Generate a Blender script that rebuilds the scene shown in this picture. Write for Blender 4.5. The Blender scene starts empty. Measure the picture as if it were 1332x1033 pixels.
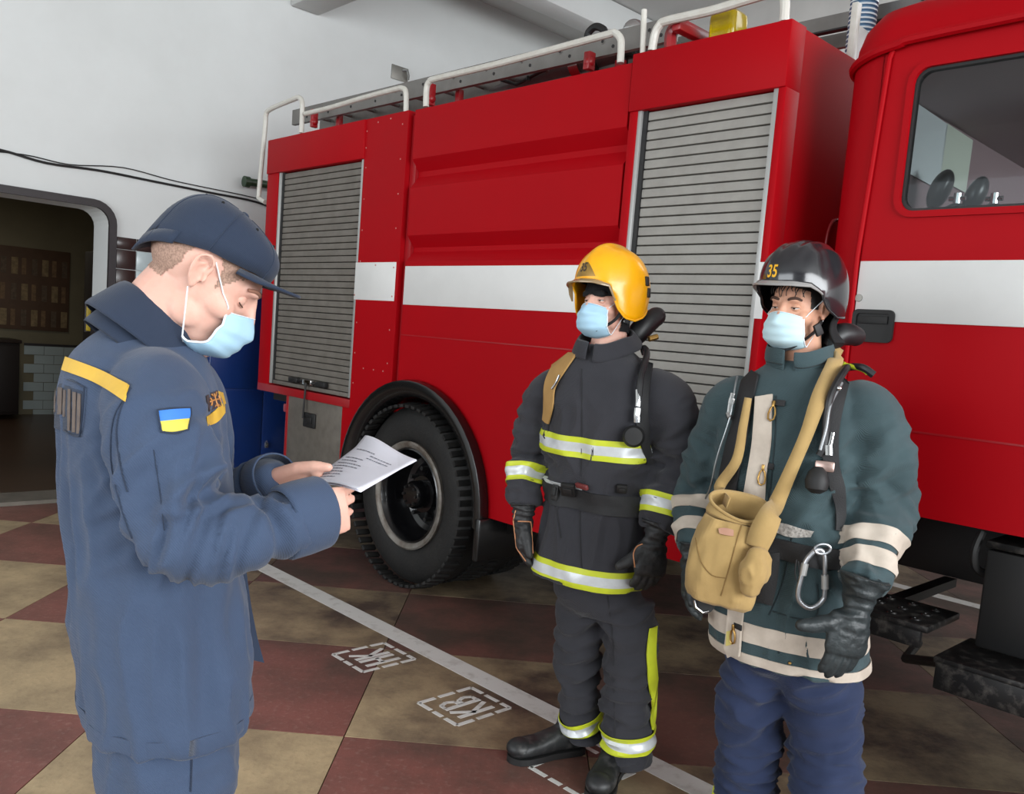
import bpy, bmesh, math, random
import numpy as np
from math import sin, cos, pi, radians, sqrt, atan2
from mathutils import Vector, Matrix
from mathutils.bvhtree import BVHTree
from mathutils.geometry import tessellate_polygon

random.seed(7)
SC = bpy.context.scene
COL = SC.collection

# ------------------------------------------------------------ camera
FOC, CX, CY, EYE = 1130.0, 666.0, 555.0, 1.52
PITCH, ROLL, YAW = radians(5.913), radians(4.529), radians(43.96)
_f = Vector((0, cos(PITCH), -sin(PITCH))); _u = Vector((0, sin(PITCH), cos(PITCH))); _r = Vector((1, 0, 0))
CR = cos(ROLL) * _r + sin(ROLL) * _u
CU = -sin(ROLL) * _r + cos(ROLL) * _u
cam = bpy.data.cameras.new('camera'); camo = bpy.data.objects.new('camera', cam); COL.objects.link(camo)
cam.sensor_width = 36; cam.lens = FOC * 36 / 1332; cam.shift_y = (CY - 516.5) / 1332; cam.clip_start = .05
camo.matrix_world = Matrix(((CR.x, CU.x, -_f.x, 0), (CR.y, CU.y, -_f.y, 0), (CR.z, CU.z, -_f.z, EYE), (0, 0, 0, 1)))
SC.camera = camo

# ------------------------------------------------------------ light
SC.view_settings.view_transform = 'Standard'; SC.view_settings.look = 'None'
SC.view_settings.exposure = -0.18; SC.view_settings.gamma = 1.0; SC.view_settings.use_curve_mapping = False
w = bpy.data.worlds.new('overcast_sky'); SC.world = w; w.use_nodes = True
w.node_tree.nodes['Background'].inputs[0].default_value = (.86, .93, 1, 1)
w.node_tree.nodes['Background'].inputs[1].default_value = 1.9

Y0 = 3.0695
TX = Vector((sin(YAW), -cos(YAW), 0)); TY = Vector((cos(YAW), sin(YAW), 0))
BAY = Matrix.Translation(TY * Y0) @ Matrix.Rotation(YAW - pi / 2, 4, 'Z')     # truck / building axes
def area(name, loc, rot_to, sx, sy, e, col=(1, 1, 1)):
    l = bpy.data.lights.new(name, 'AREA'); l.shape = 'RECTANGLE'; l.size = sx; l.size_y = sy; l.energy = e; l.color = col
    o = bpy.data.objects.new(name, l); COL.objects.link(o)
    a = BAY @ Vector(loc); b = BAY @ Vector(rot_to)
    o.location = a; o.rotation_euler = (b - a).to_track_quat('-Z', 'Y').to_euler()
    return o
# daylight of the open gateways behind the camera and in front of the truck
area('gateway_light', (-2.0, -9.3, 2.1), (-2.0, 0, 1.3), 7.5, 2.8, 370, (.93, .97, 1))
area('gateway_light', (6.2, -1.9, 2.7), (-1.5, -.6, 1.4), 8.0, 3.0, 1000, (.95, .98, 1))
area('clerestory_light', (-2.2, 4.2, 3.9), (-6.5, 1.0, 3.6), 6.0, .9, 95, (.93, .97, 1))
area('corridor_fill', (-10.6, -.6, 2.85), (-10.8, -.6, 0), .3, 1.2, 10, (1, .9, .72))  # fill light added to brighten the corridor; no fitting hangs there

# ------------------------------------------------------------ pixel geometry (dev helpers: point of the place behind a photo pixel)
def ray(px, py): return CR * ((px - CX) / FOC) - CU * ((py - CY) / FOC) + _f
def P(px, py, d):
    r = ray(px, py); return Vector((0, 0, EYE)) + r * (d / r.y)
def S(px, py, y=0.0):          # -> bay coordinates (X, y, Z) on the plane Y = y
    r = ray(px, py); t = (Y0 + y) / (r @ TY); q = Vector((0, 0, EYE)) + r * t
    return Vector((q @ TX, y, q.z))
def Wp(px, py, X):             # -> bay coordinates on the plane X
    r = ray(px, py); t = X / (r @ TX); q = Vector((0, 0, EYE)) + r * t
    return Vector((X, q @ TY - Y0, q.z))

# ------------------------------------------------------------ materials
def lin(c):
    c = [x / 255 for x in c]
    return tuple((x / 12.92 if x <= .04045 else ((x + .055) / 1.055) ** 2.4) for x in c) + (1,)
MATS = {}
def mat(name, rgb, rough=.6, metal=0, noise=0, nscale=6, bump=0, bscale=60, rgb2=None, coat=0, spec=.5, extra=None, thresh=(.35, .65), sss=0):
    if name in MATS: return MATS[name]
    m = bpy.data.materials.new(name); m.use_nodes = True; nt = m.node_tree; N = nt.nodes; L = nt.links
    b = N['Principled BSDF']; b.inputs['Roughness'].default_value = rough; b.inputs['Metallic'].default_value = metal
    b.inputs['Specular IOR Level'].default_value = spec; b.inputs['Coat Weight'].default_value = coat; b.inputs['Coat Roughness'].default_value = .12
    c = lin(rgb); b.inputs['Base Color'].default_value = c
    if sss: b.inputs['Subsurface Weight'].default_value = sss; b.inputs['Subsurface Radius'].default_value = (.012, .005, .003); b.inputs['Subsurface Scale'].default_value = 1
    geo = N.new('ShaderNodeNewGeometry')
    if noise:
        n = N.new('ShaderNodeTexNoise'); n.inputs['Scale'].default_value = nscale; n.inputs['Detail'].default_value = 6; n.inputs['Roughness'].default_value = .6
        L.new(geo.outputs['Position'], n.inputs['Vector'])
        mr = N.new('ShaderNodeMapRange'); mr.inputs[1].default_value = thresh[0]; mr.inputs[2].default_value = thresh[1]; mr.inputs[3].default_value = 0; mr.inputs[4].default_value = noise
        L.new(n.outputs['Fac'], mr.inputs[0])
        mx = N.new('ShaderNodeMix'); mx.data_type = 'RGBA'; mx.inputs[6].default_value = c
        mx.inputs[7].default_value = lin(rgb2) if rgb2 else tuple(x * .45 for x in c[:3]) + (1,)
        L.new(mr.outputs[0], mx.inputs[0]); L.new(mx.outputs[2], b.inputs['Base Color'])
    if bump:
        n2 = N.new('ShaderNodeTexNoise'); n2.inputs['Scale'].default_value = bscale; n2.inputs['Detail'].default_value = 5
        L.new(geo.outputs['Position'], n2.inputs['Vector'])
        bp = N.new('ShaderNodeBump'); bp.inputs['Strength'].default_value = bump; bp.inputs['Distance'].default_value = .01
        L.new(n2.outputs['Fac'], bp.inputs['Height']); L.new(bp.outputs[0], b.inputs['Normal'])
    if extra: extra(nt, b, geo)
    MATS[name] = m
    return m

# ------------------------------------------------------------ mesh builder
class MB:
    def __init__(s): s.v = []; s.f = []; s.m = []; s.cur = 0
    def add(s, V, F, m=None):
        o = len(s.v); s.v += [tuple(p) for p in V]; s.f += [tuple(i + o for i in q) for q in F]; s.m += [s.cur if m is None else m] * len(F); return s
    def box(s, x0, x1, y0, y1, z0, z1, bev=0, m=None, M=None):
        V = [(x, y, z) for x in (x0, x1) for y in (y0, y1) for z in (z0, z1)]
        F = [(0, 1, 3, 2), (4, 6, 7, 5), (0, 4, 5, 1), (2, 3, 7, 6), (0, 2, 6, 4), (1, 5, 7, 3)]
        if bev:
            bm = bmesh.new(); vs = [bm.verts.new(p) for p in V]; [bm.faces.new([vs[i] for i in q]) for q in F]
            bmesh.ops.recalc_face_normals(bm, faces=bm.faces)
            bmesh.ops.bevel(bm, geom=bm.edges[:], offset=bev, segments=2, affect='EDGES', profile=.5)
            bm.verts.index_update(); V = [tuple(v.co) for v in bm.verts]; F = [[v.index for v in q.verts] for q in bm.faces]; bm.free()
        if M is not None: V = [M @ Vector(p) for p in V]
        return s.add(V, F, m)
    def prism(s, poly, y0, y1, holes=(), axis='y', m=None):
        loops = [list(poly)] + [list(h) for h in holes]
        flat = [p for l in loops for p in l]; n = len(flat)
        tri = tessellate_polygon([[Vector((p[0], p[1], 0)) for p in l] for l in loops])
        mk = {'y': lambda p, t: (p[0], t, p[1]), 'x': lambda p, t: (t, p[0], p[1]), 'z': lambda p, t: (p[0], p[1], t)}[axis]
        V = [mk(p, y0) for p in flat] + [mk(p, y1) for p in flat]
        F = [tuple(t) for t in tri] + [(t[2] + n, t[1] + n, t[0] + n) for t in tri]
        o = 0
        for l in loops:
            k = len(l)
            for i in range(k): a = o + i; b = o + (i + 1) % k; F.append((a, b, b + n, a + n))
            o += k
        return s.add(V, F, m)
    def tube(s, pts, r, n=12, cap=True, m=None, closed=False, flat=1.0, up=None):
        pts = [Vector(p) for p in pts]; k = len(pts); rr = r if isinstance(r, (list, tuple)) else [r] * k
        V = []; F = []; ref = None
        for i, p in enumerate(pts):
            if closed: t = (pts[(i + 1) % k] - pts[i - 1])
            else: t = (pts[min(i + 1, k - 1)] - pts[max(i - 1, 0)])
            t.normalize()
            if up is not None: ref = Vector(up)
            elif ref is None: ref = Vector((0, 0, 1)) if abs(t.z) < .9 else Vector((0, 1, 0))
            a = ref - t * ref.dot(t); a.normalize(); b = t.cross(a); ref = a
            for j in range(n):
                q = 2 * pi * j / n; V.append(p + (a * cos(q) * flat + b * sin(q)) * rr[i])
        R = k if closed else k - 1
        for i in range(R):
            for j in range(n):
                A = i * n + j; B = i * n + (j + 1) % n; C = ((i + 1) % k) * n
                F.append((A, B, C + (j + 1) % n, C + j))
        if cap and not closed: F.append(tuple(range(n))[::-1]); F.append(tuple(range((k - 1) * n, k * n)))
        return s.add(V, F, m)
    def lathe(s, prof, c=(0, 0, 0), axis='z', n=32, a0=0, a1=2 * pi, m=None):   # prof: (r, h)
        full = abs(a1 - a0 - 2 * pi) < 1e-6; cnt = n if full else n + 1; V = []; F = []; c = Vector(c)
        for j in range(cnt):
            q = a0 + (a1 - a0) * j / n
            for (r, h) in prof:
                if axis == 'z': p = Vector((r * cos(q), r * sin(q), h))
                elif axis == 'y': p = Vector((r * cos(q), h, r * sin(q)))
                else: p = Vector((h, r * cos(q), r * sin(q)))
                V.append(c + p)
        k = len(prof)
        for j in range(n):
            for i in range(k - 1):
                A = j * k + i; B = ((j + 1) % cnt) * k + i; F.append((A, B, B + 1, A + 1))
        return s.add(V, F, m)
    def loft(s, rings, cap=True, m=None, closed_ring=True):
        n = len(rings[0]); V = [p for r in rings for p in r]; F = []
        for i in range(len(rings) - 1):
            for j in range(n if closed_ring else n - 1):
                A = i * n + j; B = i * n + (j + 1) % n; F.append((A, B, B + n, A + n))
        if cap and closed_ring: F.append(tuple(range(n))[::-1]); F.append(tuple(range(len(V) - n, len(V))))
        return s.add(V, F, m)
    def ell(s, c, r, M=None, n=16, k=10, m=None):
        V = []; F = []; c = Vector(c)
        for i in range(k + 1):
            t = pi * i / k
            for j in range(n):
                q = 2 * pi * j / n; p = Vector((r[0] * sin(t) * cos(q), r[1] * sin(t) * sin(q), r[2] * cos(t)))
                V.append(c + (M @ p if M is not None else p))
        for i in range(k):
            for j in range(n): A = i * n + j; B = i * n + (j + 1) % n; F.append((A, A + n, B + n, B))
        return s.add(V, F, m)
    def xf(s, M): s.v = [tuple(M @ Vector(p)) for p in s.v]; return s
    def mesh(s, name, mats, smooth=True, ang=35, weld=True):
        me = bpy.data.meshes.new(name); me.from_pydata(s.v, [], s.f)
        for mm in (mats if isinstance(mats, (list, tuple)) else [mats]): me.materials.append(mm)
        me.polygons.foreach_set('material_index', s.m)
        bm = bmesh.new(); bm.from_mesh(me)
        if weld: bmesh.ops.remove_doubles(bm, verts=bm.verts, dist=1e-5)
        bmesh.ops.recalc_face_normals(bm, faces=bm.faces); bm.to_mesh(me); bm.free()
        if smooth:
            me.polygons.foreach_set('use_smooth', [True] * len(me.polygons)); me.set_sharp_from_angle(angle=radians(ang))
        me.update(); return me
_ROOT = {}      # things whose parts are modelled straight in world axes
def link(name, data, parent=None, M=None, label=None, cat=None, group=None, kind=None):
    o = bpy.data.objects.new(name, data); COL.objects.link(o)
    if parent is not None:
        o.parent = parent
        if parent.name in _ROOT: o.matrix_parent_inverse = _ROOT[parent.name]
    elif M is not None: o.matrix_world = M
    if label: o['label'] = label
    if cat: o['category'] = cat
    if group: o['group'] = group
    if kind: o['kind'] = kind
    return o
def obj(name, mb, mats, parent=None, M=None, smooth=True, ang=35, **k):
    return link(name, mb.mesh(name, mats, smooth, ang), parent, M, **k)
def thing(name, label, cat, M=None, group=None):
    o = link(name, None, None, M, label, cat, group); o.empty_display_size = .1; return o

def arc(cx, cz, r, a0, a1, n): return [(cx + r * cos(a0 + (a1 - a0) * i / n), cz + r * sin(a0 + (a1 - a0) * i / n)) for i in range(n + 1)]
def rrect(x0, x1, z0, z1, r, n=5):
    return arc(x1 - r, z0 + r, r, -pi / 2, 0, n) + arc(x1 - r, z1 - r, r, 0, pi / 2, n) + arc(x0 + r, z1 - r, r, pi / 2, pi, n) + arc(x0 + r, z0 + r, r, pi, 1.5 * pi, n)
def smooth_path(pts, n=6):
    pts = [Vector(p) for p in pts]; out = []
    for i in range(len(pts) - 1):
        p0 = pts[max(i - 1, 0)]; p1 = pts[i]; p2 = pts[i + 1]; p3 = pts[min(i + 2, len(pts) - 1)]
        for j in range(n):
            t = j / n
            out.append(.5 * ((2 * p1) + (p2 - p0) * t + (2 * p0 - 5 * p1 + 4 * p2 - p3) * t * t + (3 * p1 - p0 - 3 * p2 + p3) * t ** 3))
    out.append(pts[-1]); return out

# ------------------------------------------------------------ the setting
def dirtfloor(base, speck, name):
    def ex(nt, b, geo):
        N = nt.nodes; L = nt.links
        v = N.new('ShaderNodeTexVoronoi'); v.inputs['Scale'].default_value = 95
        L.new(geo.outputs['Position'], v.inputs['Vector'])
        n1 = N.new('ShaderNodeTexNoise'); n1.inputs['Scale'].default_value = 2.2; n1.inputs['Detail'].default_value = 9; n1.inputs['Roughness'].default_value = .68
        L.new(geo.outputs['Position'], n1.inputs['Vector'])
        n2 = N.new('ShaderNodeTexNoise'); n2.inputs['Scale'].default_value = 45; n2.inputs['Detail'].default_value = 4
        L.new(geo.outputs['Position'], n2.inputs['Vector'])
        # tyre grime gathers in the bay: fades out away from the truck (distance from the bay line)
        dot = N.new('ShaderNodeVectorMath'); dot.operation = 'DOT_PRODUCT'; dot.inputs[1].default_value = tuple(TY)
        L.new(geo.outputs['Position'], dot.inputs[0])
        bay = N.new('ShaderNodeMapRange'); bay.inputs[1].default_value = Y0 - 1.5; bay.inputs[2].default_value = Y0 - .6; bay.inputs[3].default_value = 0; bay.inputs[4].default_value = .55
        L.new(dot.outputs['Value'], bay.inputs[0])
        r1 = N.new('ShaderNodeMapRange'); r1.inputs[1].default_value = .40; r1.inputs[2].default_value = .68; r1.inputs[3].default_value = 0; r1.inputs[4].default_value = .62
        L.new(n1.outputs['Fac'], r1.inputs[0])
        sm = N.new('ShaderNodeMath'); sm.operation = 'ADD'; sm.use_clamp = True; L.new(bay.outputs[0], sm.inputs[0]); L.new(r1.outputs[0], sm.inputs[1])
        r2 = N.new('ShaderNodeMapRange'); r2.inputs[1].default_value = .55; r2.inputs[2].default_value = .7; r2.inputs[3].default_value = 0; r2.inputs[4].default_value = .35
        L.new(n2.outputs['Fac'], r2.inputs[0])
        m0 = N.new('ShaderNodeMix'); m0.data_type = 'RGBA'; m0.inputs[6].default_value = lin(base); m0.inputs[7].default_value = lin(speck)
        L.new(r2.outputs[0], m0.inputs[0])
        r3 = N.new('ShaderNodeMapRange'); r3.inputs[1].default_value = .0; r3.inputs[2].default_value = .22; r3.inputs[3].default_value = .3; r3.inputs[4].default_value = 0
        L.new(v.outputs['Distance'], r3.inputs[0])
        m2 = N.new('ShaderNodeMix'); m2.data_type = 'RGBA'; m2.inputs[7].default_value = lin(speck); L.new(r3.outputs[0], m2.inputs[0]); L.new(m0.outputs[2], m2.inputs[6])
        m1 = N.new('ShaderNodeMix'); m1.data_type = 'RGBA'; m1.inputs[7].default_value = lin((76, 62, 54)); L.new(sm.outputs[0], m1.inputs[0]); L.new(m2.outputs[2], m1.inputs[6])
        L.new(m1.outputs[2], b.inputs['Base Color'])
        rr = N.new('ShaderNodeMapRange'); rr.inputs[3].default_value = .28; rr.inputs[4].default_value = .62; L.new(n1.outputs['Fac'], rr.inputs[0]); L.new(rr.outputs[0], b.inputs['Roughness'])
        bp = N.new('ShaderNodeBump'); bp.inputs['Strength'].default_value = .25; bp.inputs['Distance'].default_value = .004; L.new(n2.outputs['Fac'], bp.inputs['Height']); L.new(bp.outputs[0], b.inputs['Normal'])
    return mat(name, base, .45, extra=ex)
M_red_tile = dirtfloor((136, 84, 76), (176, 142, 130), 'red_terrazzo')
M_yel_tile = dirtfloor((188, 166, 130), (146, 126, 98), 'yellow_terrazzo')
M_grout = mat('floor_joint', (58, 50, 42), .9, noise=.5)
M_wall = mat('white_limewash', (214, 217, 216), .85, noise=.16, nscale=1.1, rgb2=(160, 160, 155), bump=.15, bscale=9)
M_ceil = mat('ceiling_limewash', (205, 206, 204), .9, noise=.3, nscale=.7, rgb2=(165, 165, 162))
M_white = mat('white_line_paint', (208, 207, 203), .6, noise=.55, nscale=14, rgb2=(140, 132, 122), thresh=(.52, .75))
M_dark = mat('dark_trim', (44, 38, 40), .55, noise=.3, nscale=9)
M_tileb = mat('brown_glazed_tile', (52, 38, 36), .25)
M_tilew = mat('pale_glazed_tile', (176, 188, 190), .2, noise=.2, nscale=3, rgb2=(150, 160, 158))
M_corr = mat('corridor_paint', (120, 112, 90), .8, noise=.3, nscale=2)

XW, YB, ZC = -7.05, 4.3, 4.85
b = MB().prism([(-8, -10), (9, -10), (9, YB), (XW, YB), (XW, -10)][1:], -.2, -.012, axis='z')
floor = obj('floor', b, M_grout, M=BAY, kind='structure')
IB = BAY.inverted()
def clip(poly, ax, lim, sgn):
    out = []
    for i in range(len(poly)):
        p, q = poly[i], poly[(i + 1) % len(poly)]; dp = (p[ax] - lim) * sgn; dq = (q[ax] - lim) * sgn
        if dp >= 0: out.append(p)
        if (dp >= 0) != (dq >= 0):
            t = dp / (dp - dq); out.append((p[0] + (q[0] - p[0]) * t, p[1] + (q[1] - p[1]) * t))
    return out
TS, TA = .905, radians(1.5)
for i in range(-7, 7):
    for j in range(-3, 9):
        g = .0022
        P4 = []
        for (u, v) in ((i * TS + g, j * TS + g), ((i + 1) * TS - g, j * TS + g), ((i + 1) * TS - g, (j + 1) * TS - g), (i * TS + g, (j + 1) * TS - g)):
            x = -.53 + u * cos(TA) + v * sin(TA) * .3; y = 3.08 - u * sin(TA) * .3 + v * cos(TA)
            q = IB @ Vector((x, y, 0)); P4.append((q.x, q.y))
        P4 = clip(P4, 0, XW + .002, 1)
        if len(P4) > 2: P4 = clip(P4, 1, YB - .002, -1)
        if len(P4) < 3: continue
        bm = MB().prism(P4, -.02, 0, axis='z')
        obj('paving_slab', bm, M_red_tile if (i + j) % 2 else M_yel_tile, parent=floor, smooth=False)
# painted lines and stencils (thin paint layers)
for (ya, yb) in ((-.57, -.455), (3.02, 3.13)):
    obj('painted_line', MB().box(XW + .02, 4.0, ya, yb, 0, .0012), M_white, parent=floor, smooth=False)
def seg(b, p, q, wd):
    d = (Vector(q) - Vector(p)).normalized(); n = Vector((-d.y, d.x)) * wd / 2; p = Vector(p); q = Vector(q)
    b.prism([tuple(p + n), tuple(q + n), tuple(q - n), tuple(p - n)], 0, .0012, axis='z')
def stencil(x0, y0, letters):
    # read from the truck side; x runs forward, y towards the truck
    W, Hh, wd = .245, .285, .02
    b = MB(); g = .018
    def fr(p, q, parts):
        p = Vector(p); q = Vector(q)
        for a0, a1 in parts: seg(b, p.lerp(q, a0), p.lerp(q, a1), wd)
    fr((x0, y0), (x0 + W, y0), ((0, .33), (.4, .62), (.7, 1))); fr((x0, y0 + Hh), (x0 + W, y0 + Hh), ((0, .3), (.38, .7), (.78, 1)))
    fr((x0, y0), (x0, y0 + Hh), ((0, .3), (.37, .66), (.73, 1))); fr((x0 + W, y0), (x0 + W, y0 + Hh), ((0, .3), (.37, .66), (.73, 1)))
    o = obj('stencil_frame', b, M_white, parent=floor, smooth=False)
    # letters: local (s along -x... reading direction), h
    for k, ch in enumerate(letters):
        b = MB()
        def T(s, h):   # reads from the truck side: runs along -x, letter tops towards -y
            return (x0 + W - .042 - (k + s * .74) * (W - .085) / 2 * 1.06, y0 + Hh - .05 - h * (Hh - .1))
        if ch == 'K':
            seg(b, T(.1, 0), T(.1, 1), .022); seg(b, T(.15, .5), T(1, 1), .02); seg(b, T(.25, .55), T(1, 0), .02)
        if ch == 'B':
            seg(b, T(.1, 0), T(.1, 1), .022)
            for h0 in (0, .5): 
                pts = [(.2, h0 + .06), (.7, h0 + .06), (.95, h0 + .25), (.7, h0 + .46), (.2, h0 + .46)]
                for p, q in zip(pts, pts[1:]): seg(b, T(*p), T(*q), .018)
        if ch == 'H':
            seg(b, T(.1, 0), T(.1, 1), .022); seg(b, T(.95, 0), T(.95, 1), .022); seg(b, T(.1, .5), T(.95, .5), .02)
        obj('stencil_letter', b, M_white, parent=floor, smooth=False)
stencil(-3.30, -.915, 'HK'); stencil(-2.665, -.905, 'KB'); stencil(-2.02, -.90, '')

# walls
D0, D1, DT = -3.3, -.70, 2.24
b = MB()
poly = [(-10, 0), (-10, ZC), (YB + .3, ZC), (YB + .3, 0), (D1, 0)] + arc(D1 - .12, DT - .12, .12, 0, pi / 2, 5) + [(D0, DT), (D0, 0)]
b.prism(poly, XW - .32, XW, axis='x')
obj('wall_left', b, M_wall, M=BAY, kind='structure', smooth=False)
# door surround
b = MB()
po = [(D1 + .055, 0)] + arc(D1 - .12, DT - .12, .175, 0, pi / 2, 6) + [(D0 - .055, DT + .055), (D0 - .055, 0)]
pi_ = [(D1, 0)] + arc(D1 - .12, DT - .12, .12, 0, pi / 2, 6) + [(D0, DT), (D0, 0)]
b.prism(po + pi_[::-1], XW + .001, XW + .03, axis='x')
obj('trim_1', b, M_dark, M=BAY, kind='structure')
obj('trim_2', MB().box(XW - .3, XW + .06, D0 + .02, D1 - .01, 0.001, .03), mat('grey_sill', (120, 114, 104), .7, noise=.5), M=BAY, kind='structure')
obj('trim_3', MB().box(XW - .30, XW - .01, D1 - .012, D1 - .001, 0.03, 1.56), M_dark, M=BAY, kind='structure')
# glazed tiles beside the doorway
wt = link('wall_tiling', None, M=BAY, kind='structure')
tb = MB().box(0, .014, .0025, .1475, .0025, .1475, bev=.003)
mb_b = tb.mesh('tile', M_tileb); mb_w = tb.mesh('tile', M_tilew)
for i in range(7):
    for j in range(14):
        z = 2.10 - (j + 1) * .15
        o = link('tile', mb_b if (i == 0 or j == 0) else mb_w, parent=wt); o.location = (XW + .001, D1 + .06 + i * .15, z)
        o.scale = (1, 1, .62 if j == 0 else 1)
# back wall, ceiling and beams
obj('wall_back', MB().box(XW, 9, YB, YB + .3, 0, ZC), mat('shaded_limewash', (196, 196, 192), .85, noise=.3, nscale=1.5, rgb2=(150, 148, 146)), M=BAY, kind='structure')  # limewash greyed: this wall's dimmer light is put into the colour
obj('ceiling', MB().box(XW - .3, 9, -10, YB + .3, ZC, ZC + .25), M_ceil, M=BAY, kind='structure')
obj('ceiling_beam_1', MB().box(XW, 9, .72, 1.0, 4.16, ZC, bev=.02), M_ceil, M=BAY, kind='structure')
obj('ceiling_beam_2', MB().box(-6.2, -5.9, 1.0, YB, 4.55, ZC, bev=.05), M_wall, M=BAY, kind='structure')
# right and near end of the garage: piers with open gateways
M_pier = M_wall
obj('wall_front', MB().box(-7.05, -6.2, -10, -9.7, 0, ZC).box(2.2, 9, -10, -9.7, 0, ZC).box(-6.2, 2.2, -10, -9.7, 4.2, ZC), M_pier, M=BAY, kind='structure')
obj('wall_right', MB().box(8.7, 9, -9.7, -6, 0, ZC).box(8.7, 9, 3.2, YB, 0, ZC).box(8.7, 9, -6, 3.2, 4.2, ZC), M_pier, M=BAY, kind='structure')

# corridor behind the doorway
XC = -12.6; CYA, CYB = -3.6, 1.6
obj('wall_corridor', MB().box(XC - .1, XC, CYA, CYB, 0, 2.9).box(XC, XW - .32, CYB, CYB + .1, 0, 2.9).box(XC, XW - .32, CYA - .1, CYA, 0, 2.9), M_corr, M=BAY, kind='structure')
obj('ceiling_corridor', MB().box(XC, XW - .32, CYA, CYB, 2.9, 3.0), M_corr, M=BAY, kind='structure')
obj('floor_corridor', MB().box(XC, XW - .32, CYA, CYB, -.1, 0), mat('corridor_floor', (84, 62, 48), .35, noise=.5, nscale=1), M=BAY, kind='structure')
cd = link('corridor_dado', None, M=BAY, kind='structure')
da, db = Wp(31, 446, XC), Wp(140, 524, XC)
tb2 = MB().box(0, .012, .003, .237, .003, .117).mesh('tile', M_tilew, smooth=False)
for i in range(8):
    for j in range(8):
        y_ = da.y + i * .24 + (.12 if j % 2 else 0)
        if y_ + .24 < CYB: o = link('tile', tb2, parent=cd); o.location = (XC + .001, y_, da.z - .03 - (j + 1) * .12)
obj('dado_rail', MB().box(XC, XC + .02, da.y, CYB, da.z - .03, da.z), M_dark, parent=cd)
ba, bb_ = Wp(-30, 315, XC), Wp(88, 432, XC)
nb = thing('notice_board', 'large brown notice board with rows of small pictures on the dim corridor wall', 'board', BAY @ Matrix.Translation((XC + .002, ba.y, bb_.z)))
BW, BH = bb_.y - ba.y, ba.z - bb_.z
obj('board_panel', MB().box(0, .03, 0, BW, 0, BH, bev=.004), mat('board_brown', (84, 60, 42), .7, noise=.3), parent=nb)
for r_ in range(3):
    for c_ in range(9):
        cw = BW / 9; obj('picture', MB().box(.03, .034, c_ * cw + .02, c_ * cw + cw * (.6 + .1 * ((c_ * 7 + r_) % 3)), .05 + r_ * BH / 3.2, .05 + r_ * BH / 3.2 + BH * .2), mat('faded_print_%d' % ((r_ + c_) % 3), [(124, 96, 66), (96, 78, 60), (140, 118, 84)][(r_ + c_) % 3], .7, noise=.8, nscale=25), parent=nb, smooth=False)
ka = Wp(30, 443, XC + .6)
t = thing('cupboard', 'dark low cupboard standing inside the dim corridor doorway', 'cupboard', BAY @ Matrix.Translation((XC + .3, ka.y - .62, 0)))
obj('body', MB().box(-.25, .25, -.6, .6, .06, ka.z - .04, bev=.01), mat('dark_wood', (34, 26, 24), .5), parent=t)
obj('top', MB().box(-.27, .27, -.62, .62, ka.z - .04, ka.z, bev=.006), mat('dark_wood_top', (48, 38, 34), .4), parent=t)
for s_ in (-1, 1): obj('door', MB().box(.25, .265, -.29 + s_ * .3, .29 + s_ * .3, .1, ka.z - .08, bev=.004), MATS['dark_wood'], parent=t)
pa_ = Wp(105, 325, -9.0)
t = thing('frame_post', 'narrow dark door-frame post just inside the corridor, right of the notice board', 'locker', BAY @ Matrix.Translation((-9.0, pa_.y + .1, 0)))  # dark door-frame edge, modelled as a post with a door face
obj('body', MB().box(-.2, .2, 0, .5, 0, pa_.z, bev=.01), MATS['dark_wood'], parent=t)
obj('door', MB().box(.2, .215, .02, .48, .05, pa_.z - .04, bev=.004), MATS['dark_wood_top'], parent=t)
ya = Wp(128, 412, XW - .4)
t = thing('warning_sign', 'small yellow plate on the corridor side of the doorway jamb', 'sign', BAY @ Matrix.Translation(ya))
obj('plate', MB().box(-.012, .0, -.09, .07, -.12, .10, bev=.004), mat('dusty_yellow', (186, 160, 40), .5, noise=.5, nscale=20), parent=t)
obj('frame', MB().box(-.02, -.012, -.10, .08, -.13, .11, bev=.003), M_dark, parent=t)

# cables, pipe and fitting on the wall
M_cable = mat('black_cable', (26, 25, 26), .5)
for nm, lab, pts, r in (('cable', 'thick black cable sagging along the white wall above the doorway', [(-60, 188), (0, 195), (60, 212), (130, 222), (200, 236), (270, 250), (334, 263), (372, 280)], .009),
                        ('cable', 'thin dark wire running just above the thick black cable', [(-60, 192), (30, 201), (90, 214), (160, 218), (230, 236), (334, 258), (372, 272)], .004)):
    pp = [Wp(x, y, XW + .015) for x, y in pts]
    obj(nm, MB().tube(smooth_path(pp, 5), r, 8), M_cable, M=BAY, label=lab, cat='cable')
t = thing('water_pipe', 'short green-painted pipe stub on the white wall beside the rear of the truck', 'pipe', BAY)
pa, pb = Wp(318, 236, XW + .06), Wp(346, 240, XW + .06)
obj('pipe', MB().tube([pa, pb, pb + Vector((0, .4, 0))], .032, 16), mat('green_paint', (46, 66, 44), .4, noise=.4), parent=t)
obj('flange', MB().tube([pa - Vector((0, .004, 0)), pa + Vector((0, .04, 0))], .046, 16), mat('green_paint', (46, 66, 44), .4), parent=t)
c = Wp(519, 95, XW)
t = thing('wall_bracket', 'small metal fitting screwed high on the white wall above the ladder', 'bracket', BAY @ Matrix.Translation(c))
obj('plate', MB().box(.001, .012, -.09, .1, -.07, .06, bev=.003), mat('dull_steel', (140, 138, 132), .45, .6), parent=t)
obj('hook', MB().tube([(.01, .03, .03), (.05, .06, .03), (.06, .07, -.02), (.03, .09, -.04)], .012, 10), mat('bright_steel', (190, 190, 188), .25, .9), parent=t)

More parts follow.
